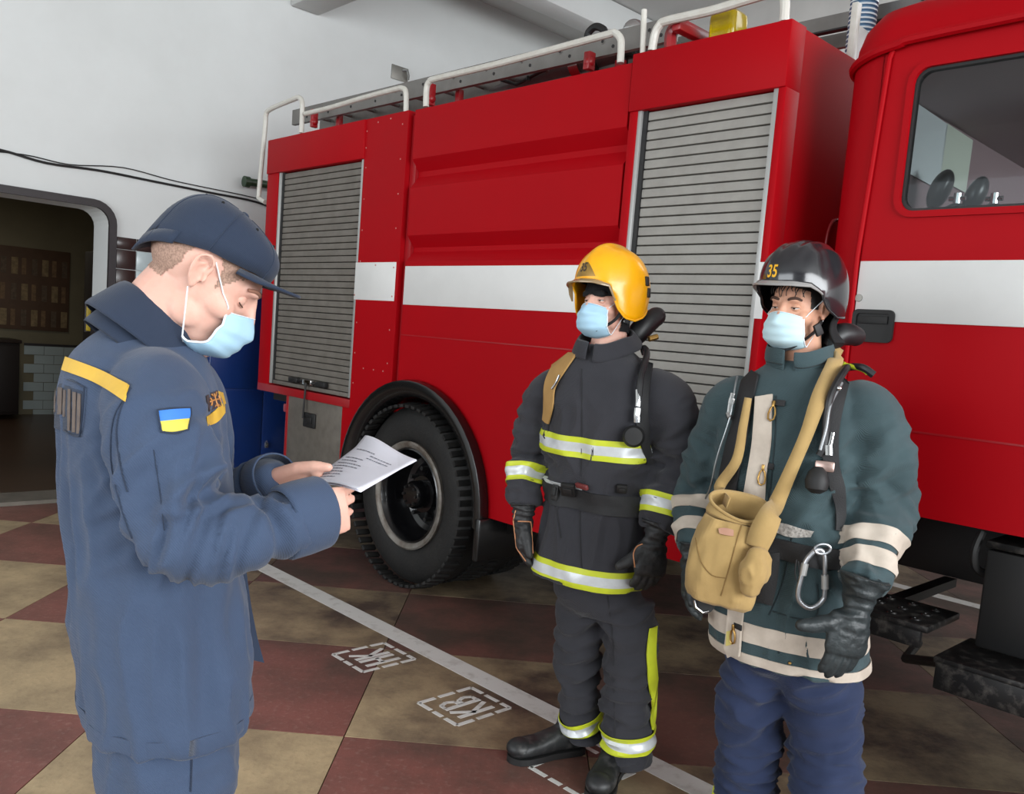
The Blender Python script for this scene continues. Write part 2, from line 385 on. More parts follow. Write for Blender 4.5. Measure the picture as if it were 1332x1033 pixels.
# blue lockers against the wall
lk = thing('metal_locker', 'tall dark-blue steel locker between the doorway wall and the truck', 'locker', BAY @ Matrix.Translation((-6.95, 0, 0)))
M_blue = mat('blue_enamel', (18, 48, 108), .35, noise=.25, nscale=4, coat=.2)
y0, y1 = -.12, 1.7
obj('body', MB().box(0, .48, y0, y1, .08, 1.70, bev=.006), M_blue, parent=lk)
for k in range(4):
    w_ = (y1 - y0) / 4
    for (za, zb) in ((.12, .92), (.94, 1.66)):
        d = obj('door', MB().box(.48, .497, y0 + k * w_ + .006, y0 + (k + 1) * w_ - .006, za, zb, bev=.003), M_blue, parent=lk)
        obj('padlock', MB().box(.497, .52, y0 + k * w_ + .03, y0 + k * w_ + .055, za + .34, za + .38, bev=.003).tube([(.51, y0 + k * w_ + .034, za + .38), (.51, y0 + k * w_ + .0425, za + .4), (.51, y0 + k * w_ + .051, za + .38)], .003, 6), mat('bright_steel', (190, 190, 188), .25, .9), parent=d)
# ------------------------------------------------------------ fire engine (bay coordinates: X forward, Y into the truck, Z up)
M_red = mat('red_paint', (160, 4, 16), .52, coat=.0, spec=.09, noise=.12, nscale=2, rgb2=(128, 10, 20))
M_redm = mat('red_trim_paint', (150, 12, 22), .4, coat=.2)
M_wht = mat('white_stripe_paint', (216, 216, 214), .4, noise=.1, nscale=8, rgb2=(180, 180, 178))
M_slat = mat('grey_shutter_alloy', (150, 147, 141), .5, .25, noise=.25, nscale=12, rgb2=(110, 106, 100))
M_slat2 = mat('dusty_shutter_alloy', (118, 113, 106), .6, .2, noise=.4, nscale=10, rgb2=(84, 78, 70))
M_rail = mat('pale_alloy', (176, 176, 174), .4, .5)
M_blk = mat('black_rubber', (20, 20, 21), .6, noise=.3, nscale=12, rgb2=(44, 42, 40))
M_chas = mat('black_chassis', (17, 17, 18), .55, noise=.3, nscale=7, rgb2=(34, 31, 29))
M_tube = mat('white_tube_paint', (206, 204, 196), .4, noise=.25, nscale=20, rgb2=(165, 155, 140))
M_chk = mat('worn_aluminium', (118, 112, 104), .5, .4, noise=.4, nscale=14, rgb2=(80, 74, 68))
M_chrome = mat('chrome', (205, 205, 205), .15, 1)
M_rivet = mat('worn_rivet', (190, 130, 125), .4, .3)
fe = thing('fire_engine', 'large red fire engine with a white side stripe and grey roller shutters', 'fire engine', BAY)
DEP = 2.45
AX, AZ, AR = -3.985, .54, .665
def arcpts(r, a0, a1, n=18): return arc(AX, AZ, r, a0, a1, n)
def shell(name, x0, x1, z0, z1, mm=M_red, yb=DEP, bev=.006): return obj(name, MB().box(x0, x1, .03, yb, z0, z1, bev=bev), mm, parent=fe)
def rivets(pts, par, m=None):
    for p in pts:
        obj('rivet', MB().ell((p[0], p[2] if len(p) > 2 else -.001, p[1]), (.0055, .004, .0055), n=8, k=4), m or M_rivet, parent=par)

# --- rear locker body
X0, X1 = -5.905, -4.245
core = obj('rear_body', MB().box(X0, X1, .09, DEP, 1.0, 2.765, bev=.01), M_red, parent=fe)
obj('header_panel', MB().box(X0, -4.68, -.014, .1, 2.535, 2.772, bev=.005), M_red, parent=fe)
# side skins (prism in XZ)
zb = .50
def arch_edge(x):  # arch height at x
    return AZ + sqrt(max(0, AR ** 2 - (x - AX) ** 2))
aL = pi - math.asin((.62 - AZ) / AR)
left = [(-4.76, 1.0), (-4.76, zb), (AX - AR + .0, zb)]
left += [(AX + AR * cos(pi - t), AZ + AR * sin(pi - t)) for t in np.linspace(0, math.acos((AX - X1 + .0) / AR) if abs(AX - X1) < AR else 0, 2)][:0]
ang_end = math.acos((X1 - AX) / AR)          # angle where arch meets X1 (X1 left of centre)
pts = [(AX + AR * cos(t), AZ + AR * sin(t)) for t in np.linspace(pi, ang_end, 12)]
skin = left + pts + [(X1, 2.772), (-4.68, 2.772), (-4.68, 1.0)]
p_sk = obj('side_panel', MB().prism(skin, -.002, .1), M_red, parent=fe, smooth=False)
obj('corner_post', MB().box(X0, -5.745, -.004, .1, 1.0, 2.54, bev=.004), M_red, parent=fe)
obj('bottom_rail', MB().box(X0, -4.68, -.006, .1, .985, 1.04, bev=.004), M_redm, parent=fe)
rivets([(-4.655, z) for z in np.arange(1.15, 2.5, .19)] + [(-4.30, z) for z in np.arange(1.3, 2.75, .2)] + [(-4.55, 2.74, -.003), (-4.42, 2.745, -.003), (-4.665, 2.6), (-4.665, 2.7)] + [(x, 1.25) for x in (-4.55, -4.44, -4.34)], p_sk)
sp = obj('stripe_plate', MB().box(-4.70, -4.272, -.006, 0, 1.672, 1.902, bev=.002), M_wht, parent=fe)
rivets([(-4.48, 1.885, -.007), (-4.29, 1.87, -.007), (-4.29, 1.7, -.007), (-4.69, 1.70, -.007)], sp)
def shutter(x0, x1, z0, z1, m_s, lab):
    sh = link('roller_shutter', None, parent=fe); sh['label'] = lab
    obj('guide_rail', MB().box(x0, x0 + .022, -.001, .08, z0, z1, bev=.002), M_rail, parent=sh)
    obj('guide_rail', MB().box(x1 - .022, x1, -.001, .08, z0, z1, bev=.002), M_rail, parent=sh)
    obj('guide_seal', MB().box(x0 + .0225, x0 + .045, .012, .05, z0, z1), M_blk, parent=sh)
    obj('shutter_backing', MB().box(x0 + .02, x1 - .02, .05, .085, z0, z1), M_chas, parent=sh)
    pit = .0415; n = int((z1 - z0 - .03) / pit)
    prof = [(.048, .0015), (.026, .0018), (.0205, .0035), (.0195, .021), (.0205, .037), (.026, .0395), (.048, .0398)]
    mb = MB(); V = []; L_ = x1 - x0 - .07
    for x in (0, L_): V += [(x, y, z) for y, z in prof]
    k = len(prof); F = [(i, i + 1, i + 1 + k, i + k) for i in range(k - 1)] + [tuple(range(k)), tuple(range(k, 2 * k))[::-1]]
    mb.add(V, F); me = mb.mesh('slat', m_s, ang=50)
    for i in range(n):
        o = link('slat', me, parent=sh); o.location = (x0 + .047, random.uniform(-.0008, .0008), z1 - .004 - (i + 1) * pit)
    zz = z1 - .004 - n * pit
    obj('bottom_slat', MB().box(x0 + .04, x1 - .025, .008, .05, z0, zz - .002, bev=.003), m_s, parent=sh)
    return sh
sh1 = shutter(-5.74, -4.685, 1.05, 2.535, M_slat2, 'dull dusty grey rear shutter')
obj('latch_bar', MB().tube([(-5.45, .0, 1.105), (-4.98, .0, 1.10)], .011, 10), M_chas, parent=sh1)
for x in (-5.38, -5.19, -5.02): obj('latch', MB().box(x - .055, x + .055, -.022, .012, 1.085, 1.12, bev=.005), M_chas if x != -5.19 else M_chrome, parent=sh1)
obj('lever_rod', MB().tube([(-5.195, -.02, 1.1), (-5.195, -.03, .86)], .007, 8), M_chas, parent=fe)
lp = obj('lower_panel', MB().box(-5.45, -4.765, .0, .12, .30, .985, bev=.004), M_chk, parent=fe)
obj('latch', MB().box(-5.22, -5.07, -.016, 0, .80, .90, bev=.008).box(-5.19, -5.10, -.024, -.015, .83, .87, bev=.004), M_chas, parent=lp)
obj('side_frame', MB().box(-5.475, -5.445, -.004, .12, .28, .985, bev=.003), M_redm, parent=fe)
obj('tail_lamp', MB().box(-5.56, -5.49, .02, .1, .86, .92, bev=.01), mat('red_lens', (150, 60, 70), .2), parent=fe)

# --- water tank with pressed grooves
prof = [(0, 2.765), (0, 2.49), (.052, 2.425), (.052, 2.395), (0, 2.325), (0, 2.055), (.052, 1.99), (.052, 1.965), (0, 1.905)]
T0, T1 = -4.185, -2.60
b = MB(); V = []
for x in (T0, T1): V += [(x, y, z) for y, z in prof] + [(x, DEP, 1.905), (x, DEP, 2.765)]
k = len(prof) + 2; F = [(i, (i + 1) % k, (i + 1) % k + k, i + k) for i in range(k)] + [tuple(range(k)), tuple(range(k, 2 * k))[::-1]]
b.add(V, F); obj('water_tank', b, M_red, parent=fe, ang=20)
a_in = math.acos((T0 - AX) / AR)
lowp = [(T0, 1.905), (T0, AZ + AR * sin(a_in))] + [(AX + AR * cos(t), AZ + AR * sin(t)) for t in np.linspace(a_in, 0.03, 18)][1:] + [(AX + AR, .56), (T1, .56), (T1, 1.905)]
obj('side_panel', MB().prism(lowp, 0, .1), M_red, parent=fe, smooth=False)
obj('stripe_plate', MB().box(T0 + .004, T1 - .004, -.004, 0, 1.655, 1.878, bev=.0015), M_wht, parent=fe)
obj('panel_seam', MB().box(T0, T1, -.0035, 0, 1.476, 1.482), M_redm, parent=fe)
obj('body_gap', MB().box(X1 + .004, T0 - .002, .03, .2, 1.15, 2.75), M_redm, parent=fe)
obj('tank_floor', MB().box(AX + AR + .02, T1, .1, DEP, .58, .66), M_chas, parent=fe)
# wheel arch flare
b = MB(); n = 28; V = []
prf = [(.672, .01), (.69, -.03), (.683, -.065), (.655, -.075), (.60, -.05), (.585, .0), (.585, .5)]
rings = []
for i in range(n + 1):
    t = pi * 1.0 + .06 - (pi + .12) * i / n
    rings.append([(AX + (r * 1.0) * cos(t), y, AZ + r * sin(t) + .0) for r, y in prf])
b.loft(rings, cap=False, closed_ring=False)
M_fend = mat('black_fender', (16, 16, 17), .25, coat=.3)
obj('wheel_arch', b, M_fend, parent=fe, ang=50)
b = MB(); b.box(-3.335, -3.29, -.075, .4, .33, .56, bev=.01); obj('mud_flap', b, M_fend, parent=fe)
obj('arch_liner', MB().lathe([(.70, .12), (.70, 1.0), (.0, 1.0)], (AX, 0, AZ), 'y', 32, -.2, pi + .2), M_chas, parent=fe)

# --- wheels
M_tyre = mat('tyre_rubber', (15, 15, 15), .7, noise=.5, nscale=9, rgb2=(34, 31, 28), bump=.3, bscale=50)
M_rimd = mat('black_rim_enamel', (13, 13, 15), .2, coat=.4)
M_rimr = mat('worn_rim_ring', (92, 80, 70), .5, .3, noise=.7, nscale=10, rgb2=(150, 148, 142))
def wheel(X, Y, nm='wheel'):
    w_ = link(nm, None, parent=fe); w_.location = (X, Y, .54)
    R = .54
    obj('tyre', MB().lathe([(.30, .03), (.31, .01), (.36, -.012), (.43, -.012), (.48, 0), (.505, .02), (.528, .045), (.53, .25), (.505, .29), (.43, .31), (.31, .29), (.30, .27)], (0, 0, 0), 'y', 64), M_tyre, parent=w_, ang=40)
    b = MB()
    for i in range(60):
        a = 2 * pi * i / 60
        M = Matrix.Rotation(a, 4, 'Y')
        b.box(-.017, .017, .02, .12, .522, .541, bev=.003, M=M @ Matrix.Rotation(.15, 4, 'X'))
        b.box(-.017, .017, .16, .29, .52, .541, M=M @ Matrix.Rotation(radians(3), 4, 'Y'))
    t_ = obj('tread', b, M_tyre, parent=w_); t_['kind'] = 'stuff'
    obj('rim_ring', MB().lathe([(.318, .02), (.322, -.012), (.312, -.02), (.290, -.014), (.282, .0), (.276, .03)], (0, 0, 0), 'y', 56), M_rimr, parent=w_, ang=50)
    obj('rim', MB().lathe([(.283, -.002), (.272, -.008), (.262, .01), (.25, .04), (.245, .10), (.23, .16), (.20, .175), (.14, .15), (.115, .12), (.11, .10), (.0, .10)], (0, 0, 0), 'y', 56), M_rimd, parent=w_, ang=40)
    obj('hub', MB().lathe([(.085, .11), (.083, .03), (.07, .01), (.0, .005)], (0, 0, 0), 'y', 32), M_rimd, parent=w_)
    for i in range(8):
        a = 2 * pi * i / 8 + .2
        obj('wheel_nut', MB().tube([(.155 * cos(a), .155, .155 * sin(a)), (.155 * cos(a), .105, .155 * sin(a))], .014, 6), M_chas, parent=w_)
    for i in range(8):
        a = 2 * pi * i / 8
        obj('hub_bolt', MB().tube([(.06 * cos(a), .02, .06 * sin(a)), (.06 * cos(a), -.002, .06 * sin(a))], .008, 6), M_chas, parent=w_)
wheel(AX - .06, .03); wheel(AX - .06, .36)
wheel(AX - .06, DEP - .33); 
wheel(-.1, .03)
# --- chassis
ch = link('chassis', None, parent=fe)
for y in (.78, 1.6): obj('frame_rail', MB().box(-5.8, .6, y, y + .08, .66, .92, bev=.006), M_chas, parent=ch)
obj('rear_axle', MB().tube([(AX, .4, .54), (AX, DEP - .35, .54)], .07, 16).ell((AX, 1.25, .54), (.2, .17, .19)), M_chas, parent=ch)
obj('drive_shaft', MB().tube([(AX + .2, 1.25, .56), (-.9, 1.25, .70)], .045, 12), M_chas, parent=ch)
obj('subframe', MB().box(-5.85, -1.75, .1, DEP, .92, 1.0), M_chas, parent=ch)
obj('fuel_tank', MB().box(-3.2, -2.62, .3, .74, .42, .9, bev=.05), M_chas, parent=ch)
obj('rear_locker_box', MB().box(-5.44, -4.8, .13, .7, .32, .92, bev=.01), M_chas, parent=ch)

# --- front locker
F0, F1 = -2.585, -1.822
obj('front_body', MB().box(F0, F1, .09, DEP, .62, 2.79, bev=.008), M_red, parent=fe)
obj('header_panel', MB().box(F0 - .004, F1, -.014, .1, 2.548, 2.797, bev=.005), M_red, parent=fe)
obj('corner_post', MB().box(F1 - .033, F1, -.006, .1, .62, 2.55, bev=.004), M_red, parent=fe)
obj('corner_post', MB().box(F0, F0 + .045, -.006, .1, .62, 2.55, bev=.004), M_red, parent=fe)
obj('bottom_panel', MB().box(F0 + .045, F1 - .033, -.004, .1, .62, 1.02, bev=.004), M_red, parent=fe)
obj('stripe_plate', MB().box(F1 - .034, F1 + .002, -.0075, -.005, 1.665, 1.885), M_wht, parent=fe)
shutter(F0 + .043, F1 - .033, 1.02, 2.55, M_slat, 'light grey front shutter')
# little arched pull rail on the front face
c = [(F1, .42, 1.75)] + [(F1 + .012, .42 + .07 - .07 * cos(a), 2.02 + .1 * sin(a)) for a in np.linspace(0, pi, 9)] + [(F1, .56, 1.75)]
obj('pressed_loop', MB().tube(c, .007, 8), M_redm, parent=fe)

# --- cab
C0, C1 = -1.62, 1.0
M_int = mat('cab_lining', (150, 124, 128), .8)
M_dk = mat('cab_dark_vinyl', (30, 30, 32), .55)
cab = link('cab', None, parent=fe)
WX0, WX1, WZ0, WZ1 = -1.335, -.32, 2.055, 2.535
win = rrect(WX0, WX1, WZ0, WZ1, .05)
side = [(-1.455, 1.015), (.95, 1.015), (.95, 1.95), (.62, 2.63), (-1.455, 2.63)]
obj('door', MB().prism(side, 0, .05, holes=[win[::-1]]), M_red, parent=cab, smooth=False)
winf = rrect(WX0 - .022, WX1 + .022, WZ0 - .022, WZ1 + .022, .07)
obj('window_surround', MB().prism(winf, -.010, .0, holes=[win[::-1]]), M_red, parent=cab, smooth=False)
wini = rrect(WX0 + .010, WX1 - .010, WZ0 + .010, WZ1 - .010, .045)
obj('window_seal', MB().prism(rrect(WX0, WX1, WZ0, WZ1, .05), .005, .03, holes=[wini[::-1]]), M_blk, parent=cab, smooth=False)
def gl(nt, b_, g_):
    N = nt.nodes; L = nt.links; tr_ = N.new('ShaderNodeBsdfTransparent'); tr_.inputs[0].default_value = (.86, .9, .9, 1)
    gs = N.new('ShaderNodeBsdfGlossy'); gs.inputs['Roughness'].default_value = .02; fr_ = N.new('ShaderNodeFresnel'); fr_.inputs[0].default_value = 1.4
    mx = N.new('ShaderNodeMixShader'); L.new(fr_.outputs[0], mx.inputs[0]); L.new(tr_.outputs[0], mx.inputs[1]); L.new(gs.outputs[0], mx.inputs[2]); L.new(mx.outputs[0], N['Material Output'].inputs[0])
M_glass = mat('side_glass', (240, 246, 246), .0, extra=gl)
obj('window_pane', MB().box(WX0 + .004, WX1 - .004, .015, .019, WZ0 + .004, WZ1 - .004), M_glass, parent=cab, smooth=False)
# rounded rear corner and rear wall
rr = .17; rings = []
for z in (1.015, 2.63):
    pass
cor = [(-1.455, .0)] + [(C0 + rr - rr * sin(t), rr - rr * cos(t)) for t in np.linspace(0, pi / 2, 9)] + [(C0, DEP), (C0 + .05, DEP), (C0 + .05, rr)] + [(C0 + rr - (rr - .05) * sin(t), rr - (rr - .05) * cos(t)) for t in np.linspace(pi / 2, 0, 7)] + [(-1.455, .05)]
obj('rear_wall', MB().prism(cor, 1.015, 2.60, axis='z'), M_red, parent=cab, ang=30)
# door-edge moulding
obj('pillar_moulding', MB().tube([(-1.455, -.008, 1.015), (-1.462, -.01, 1.9), (-1.43, -.01, 2.58), (-1.425, -.004, 2.61)], .0095, 10), M_red, parent=cab)
# drip rail, roof
gut = [(C0 - .012, .5, 2.585), (C0 - .012, .24, 2.585), (C0 + .012, .09, 2.592), (C0 + .10, .0, 2.604), (-1.40, -.022, 2.622), (-1.2, -.026, 2.635), (.2, -.026, 2.655), (.62, -.02, 2.655)]
obj('drip_rail', MB().tube(smooth_path(gut, 5), .016, 8), M_red, parent=cab)
b = MB(); rings = []
for (ins, z) in ((0, 2.60), (.004, 2.655), (.02, 2.72), (.055, 2.775), (.13, 2.815), (.3, 2.84)):
    o = rrect(C0 + ins, .64 - ins, ins, DEP - ins, max(.17 - ins * .3, .05), 8); rings.append([(x, y, z) for x, y in o])
b.loft(rings); obj('roof', b, M_red, parent=cab, ang=60)
obj('floor_pan', MB().box(C0 + .05, .95, .05, DEP, 1.015, 1.06), M_chas, parent=cab)
far = [(-1.455, 1.015), (.95, 1.015), (.95, 1.95), (.62, 2.63), (-1.455, 2.63)]
obj('far_side', MB().prism(far, DEP - .05, DEP, holes=[rrect(-1.2, -.3, 1.95, 2.45, .06)[::-1]]), M_int, parent=cab, smooth=False)
obj('front_panel', MB().box(.9, .95, .03, DEP - .03, 1.05, 1.95), M_red, parent=cab)
obj('windscreen', MB().add([(.94, .08, 1.96), (.94, DEP - .08, 1.96), (.64, DEP - .08, 2.6), (.64, .08, 2.6)], [(0, 1, 2, 3)]), M_glass, parent=cab, smooth=False)
obj('headlining', MB().box(C0 + .06, .6, .06, DEP - .06, 2.56, 2.585), M_int, parent=cab)
obj('rear_lining', MB().box(C0 + .055, C0 + .09, .2, DEP - .06, 1.1, 2.56), M_int, parent=cab)
for y in (.35, 1.35): obj('seat', MB().box(-1.15, -.6, y, y + .62, 1.3, 1.48, bev=.05).box(-1.25, -1.1, y, y + .62, 1.45, 1.98, bev=.05), M_dk, parent=cab)
# door handle, lock, stripe
obj('stripe_plate', MB().box(-1.45, .94, -.0045, 0, 1.675, 1.886, bev=.0015), M_wht, parent=cab)
hd = link('door_handle', None, parent=cab); 
obj('handle_recess', MB().prism(rrect(-1.452, -1.302, 1.60, 1.715, .02), -.012, -.002, holes=[rrect(-1.440, -1.314, 1.612, 1.703, .015)[::-1]]), M_blk, parent=hd, smooth=False) if 0 else None
obj('door_handle_frame', MB().prism(rrect(-1.452, -1.302, 1.60, 1.715, .02), -.014, -.003, holes=[rrect(-1.438, -1.316, 1.614, 1.701, .012)[::-1]]), M_blk, parent=cab, smooth=False)
obj('door_handle_cup', MB().box(-1.438, -1.316, -.005, -.002, 1.614, 1.701), M_chas, parent=cab)
obj('door_handle_flap', MB().box(-1.432, -1.325, -.011, -.006, 1.665, 1.692, bev=.002), M_blk, parent=cab)
bpy.data.objects.remove(hd)
obj('door_lock', MB().lathe([(.014, -.004), (.013, -.009), (.0, -.010)], (-1.44, 0, 1.755), 'y', 16), mat('dull_steel', (140, 138, 132), .45, .6), parent=cab)
obj('beading', MB().box(-1.45, .94, -.003, 0, 1.30, 1.306), M_redm, parent=cab)
# step, battery box, brackets
stp = link('step', None, parent=fe)
obj('tread_plate', MB().box(-1.62, -1.02, -.12, .17, .655, .68, bev=.006).box(-1.6, -1.04, -.125, -.10, .60, .66, bev=.006), mat('worn_black_steel', (34, 33, 33), .4, .5, noise=.8, nscale=30, rgb2=(88, 84, 80), thresh=(.5, .7)), parent=stp)
for i in range(7):
    for j in range(3): obj('grip_stud', MB().lathe([(.018, 0), (.015, .006), (.008, .006), (.006, 0)], (-1.56 + i * .08, -.07 + j * .09, .679), 'z', 10), MATS['worn_black_steel'], parent=stp)
obj('bracket', MB().box(-1.3, -1.25, .1, .8, .62, .655), M_chas, parent=stp)
stp2 = link('step', None, parent=fe)
obj('tread_plate', MB().box(-.98, -.25, -.16, .17, .58, .605, bev=.006).box(-.97, -.27, -.165, -.14, .5, .59, bev=.006), MATS['worn_black_steel'], parent=stp2)
obj('bracket', MB().tube([(-.9, .0, .56), (-1.25, .35, .40), (-1.3, .6, .40)], .018, 8), M_chas, parent=stp2)
obj('battery_box', MB().box(-.92, -.5, .02, .5, .62, .95, bev=.01), M_chas, parent=fe)
obj('battery_lid', MB().box(-.925, -.495, .015, .5, .955, .98, bev=.006), MATS['worn_black_steel'], parent=fe)
obj('engine_block', MB().box(-1.5, .3, .95, 1.5, .7, 1.02, bev=.04), M_chas, parent=fe)
obj('hose_pipe', MB().tube(smooth_path([(-.95, .05, 1.0), (-.96, .03, .93), (-.95, .05, .87), (-.9, .1, .85)]), .014, 8), M_blk, parent=fe)

# --- roof fittings
def q(px, py, y=.04): return S(px, py, y)
def rail(pts, r=.017, y=.04, nm='handrail', n=5):
    return obj(nm, MB().tube(smooth_path([q(a, c_, y) for a, c_ in pts], n), r, 10), M_tube, parent=fe)
rail([(345, 263), (338, 258), (337, 250), (345, 165), (346, 150), (352, 142), (382, 129), (389, 127), (393, 133), (393, 150), (392, 173)], .017)
rail([(397, 148), (430, 140), (470, 128), (515, 116), (523, 115), (528, 120), (528, 146)], .016)
rail([(554, 139), (555, 115), (559, 106), (568, 102), (640, 85), (720, 64), (790, 45), (800, 43), (807, 50), (808, 60), (807, 82)], .017)
rail([(838, 13), (837, 40), (836, 70)], .013)
rail([(848, 66), (852, 45), (858, 33), (868, 27), (925, 14), (975, -1), (1005, -9), (1017, -6), (1021, 3), (1020, 28)], .019)
def stand(px, py0, py1, w_=.05):
    a = q(px, py0, .3); b_ = q(px, py1, .3)
    obj('ladder_stand', MB().box(a.x - w_ / 2, a.x + w_ / 2, .22, .27, b_.z, a.z, bev=.006).box(a.x - w_ / 2 + .05, a.x + w_ / 2 + .06, .40, .44, b_.z, a.z, bev=.006).ell((a.x, .245, b_.z + .04), (.03, .03, .03)), M_redm, parent=fe)
stand(418, 145, 168, .03); stand(571, 112, 140, .03); stand(777, 72, 95, .04)
# curved bracket near the beacon
cb = [q(872, 66, .12), q(873, 45, .12), q(880, 35, .12), q(892, 28, .12)]
obj('curved_bracket', MB().tube(smooth_path(cb, 5), .028, 8).box(q(884, 40, .12).x, q(893, 40, .12).x + .01, .06, .35, q(884, 46, .12).z, q(884, 30, .12).z, bev=.008), M_redm, parent=fe)
# beacon
bc = q(943, 42, .20)
bk = link('beacon', None, parent=fe); bk.location = (bc.x, .22, 2.795); bk.scale = (.74, .74, .9)
def amb(nt, b_, g_): b_.inputs['Transmission Weight'].default_value = .45; b_.inputs['IOR'].default_value = 1.35
M_amb = mat('amber_lens', (196, 172, 12), .12, extra=amb, coat=.3)
obj('beacon_base', MB().lathe([(.0, .0), (.052, .0), (.048, .045), (.0, .045)], n=24), M_chas, parent=bk)
b = MB(); rings = []
for (s_, z) in ((.06, .045), (.077, .052), (.083, .07), (.085, .16), (.082, .185), (.07, .197), (.04, .2)):
    rings.append([(x, y, z) for x, y in rrect(-s_ * 1.05, s_ * 1.05, -s_, s_, .035, 6)])
b.loft(rings); obj('lens', b, M_amb, parent=bk)
obj('reflector', MB().lathe([(.0, .06), (.035, .07), (.045, .12), (.03, .16), (.0, .165)], n=20), mat('pale_reflector', (220, 200, 60), .2, .5), parent=bk)
# corrugated blue-white hose rising behind the cab
a = q(1118, 60, .75)
b = MB(); prof = []
for i in range(60): prof += [(.052, i * .02), (.060, i * .02 + .005), (.060, i * .02 + .012), (.052, i * .02 + .017)]
hs = thing('corrugated_hose', 'blue and white ribbed exhaust hose hanging between the locker and the cab roof', 'hose', BAY @ Matrix.Translation((a.x, .75, 2.30)))
b.lathe(prof, n=20)
for k_ in range(len(b.f)): b.m[k_] = 1 if (k_ % (len(prof) - 1)) % 4 in (1,) else 0
obj('ribbed_sleeve', b, [mat('hose_blue', (96, 130, 160), .4), mat('hose_white', (215, 222, 226), .4)], parent=hs)
obj('collar', MB().lathe([(.07, -.03), (.072, .0), (.072, .05), (.06, .055)], n=20), M_chas, parent=hs)
obj('cab_mast', MB().box(q(1104, 40, .5).x, q(1112, 40, .5).x, .5, .54, 2.5, 3.02, bev=.004), M_tube, parent=fe)
obj('air_duct', MB().box(q(1104, 40, .62).x, q(1110, 40, .62).x + .02, .62, .75, 2.3, 2.98, bev=.02), mat('white_plastic', (222, 224, 222), .4), parent=fe)
# red deflector box on the cab roof
obj('roof_box', MB().box(-1.28, -.3, .35, 1.9, 2.83, 3.2, bev=.04), M_red, parent=fe)

# --- ladder lying on the roof stands
M_alu = mat('ladder_alloy', (128, 126, 122), .45, .5, noise=.3, nscale=8, rgb2=(90, 84, 80))
M_alu2 = mat('ladder_dark_hole', (30, 28, 28), .6)
pA, pB = q(380, 153, .33), q(878, 36, .33)
ld = thing('ladder', 'long grey aluminium ladder lying along the roof of the red fire engine', 'ladder', BAY)
zL = (pA.z + pB.z) / 2
def rung_ladder(par, xa, xb, za, zb_, y0=.33, hgt=.11):
    for y in (y0, y0 + .24):
        obj('rail', MB().add([(xa, y, za - hgt / 2), (xa, y, za + hgt / 2), (xa, y + .03, za + hgt / 2), (xa, y + .03, za - hgt / 2), (xb, y, zb_ - hgt / 2), (xb, y, zb_ + hgt / 2), (xb, y + .03, zb_ + hgt / 2), (xb, y + .03, zb_ - hgt / 2)],
            [(0, 1, 2, 3), (7, 6, 5, 4), (0, 4, 5, 1), (1, 5, 6, 2), (2, 6, 7, 3), (3, 7, 4, 0)]), M_alu, parent=par, smooth=False)
    n = int((xb - xa) / .28)
    for i in range(n):
        t = (i + .5) / n; x = xa + (xb - xa) * t; z = za + (zb_ - za) * t
        obj('rung', MB().tube([(x, y0 - .004, z + .015), (x, y0 + .27, z + .015)], .013, 10), M_alu2 if 0 else M_alu, parent=par)
        obj('rung_plug', MB().tube([(x + .07, y0 - .003, z - .02), (x + .07, y0 + .01, z - .02)], .009, 8), M_alu2, parent=par)
        obj('rung_plug', MB().tube([(x, y0 - .006, z + .015), (x, y0 + .01, z + .015)], .009, 8), M_alu2, parent=par)
    obj('rail_lip', MB().box(xa, xb, y0 - .004, y0 + .034, min(za, zb_) - hgt / 2 - .004, min(za, zb_) - hgt / 2 + .004), M_alu2, parent=par) if abs(za - zb_) < .02 else None
rung_ladder(ld, pA.x, pB.x, pA.z, pB.z)
ld2 = thing('ladder', 'shorter dark-edged ladder end on the roof behind the cab', 'ladder', BAY)
pA2, pB2 = q(1052, 30, .9), q(1190, 0, .9)
rung_ladder(ld2, pA2.x - .6, pB2.x + .2, pA2.z - .02, pB2.z - .02, y0=.9, hgt=.07)
# stowed monitor / suction pipes
sp_ = thing('suction_pipe', 'tapered grey suction pipe lying under the roof ladder', 'pipe', BAY)
a, b_ = q(640, 120, .6), q(755, 82, .6)
obj('barrel', MB().tube([a, a.lerp(b_, .6), b_, b_ + Vector((.5, 0, .02))], [.03, .06, .075, .075], 18), mat('scuffed_grey', (104, 96, 96), .45, .3, noise=.4, nscale=12), parent=sp_)
obj('coupling', MB().tube([b_ + Vector((-.02, 0, 0)), b_ + Vector((.05, 0, 0))], .09, 18), MATS['chrome'], parent=sp_)
obj('coupling', MB().tube([b_ + Vector((.12, 0, 0)), b_ + Vector((.17, 0, 0))], .088, 18), M_chas, parent=sp_)
cr = thing('crank', 'thin black crank handle resting at the tip of the roof suction pipe', 'crank', BAY)
obj('arm', MB().tube([q(652, 104, .5), q(672, 110, .5), q(700, 95, .5), q(720, 85, .5)], .010, 8), M_chas, parent=cr)
obj('grip', MB().tube([q(688, 99, .5), q(687, 105, .5)], .014, 8), M_chas, parent=cr)
hc = thing('hose_loop', 'black rubber hose coiled on the tank roof, looping over the ladder', 'hose', BAY)
obj('loop', MB().tube(smooth_path([q(764, 50, .85), q(766, 42, .85), q(774, 35, .85), q(783, 37, .85), q(787, 46, .85), q(790, 90, .85)], 6), .022, 10), M_blk, parent=hc)
obj('loop', MB().tube(smooth_path([q(812, 90, .5), q(812, 76, .5), q(818, 70, .5), q(826, 71, .5), q(832, 80, .5), q(834, 95, .5)], 6), .022, 10), M_blk, parent=hc)
sl = thing('searchlight', 'small round chromed lamp on the roof beside the tall white post', 'lamp', BAY @ Matrix.Translation(q(824, 38, .6)))
obj('shade', MB().ell((0, 0, 0), (.06, .05, .05)), MATS['chrome'], parent=sl)
obj('stem', MB().tube([(0, 0, 0), (0, 0, -.25)], .018, 8), M_redm, parent=sl)
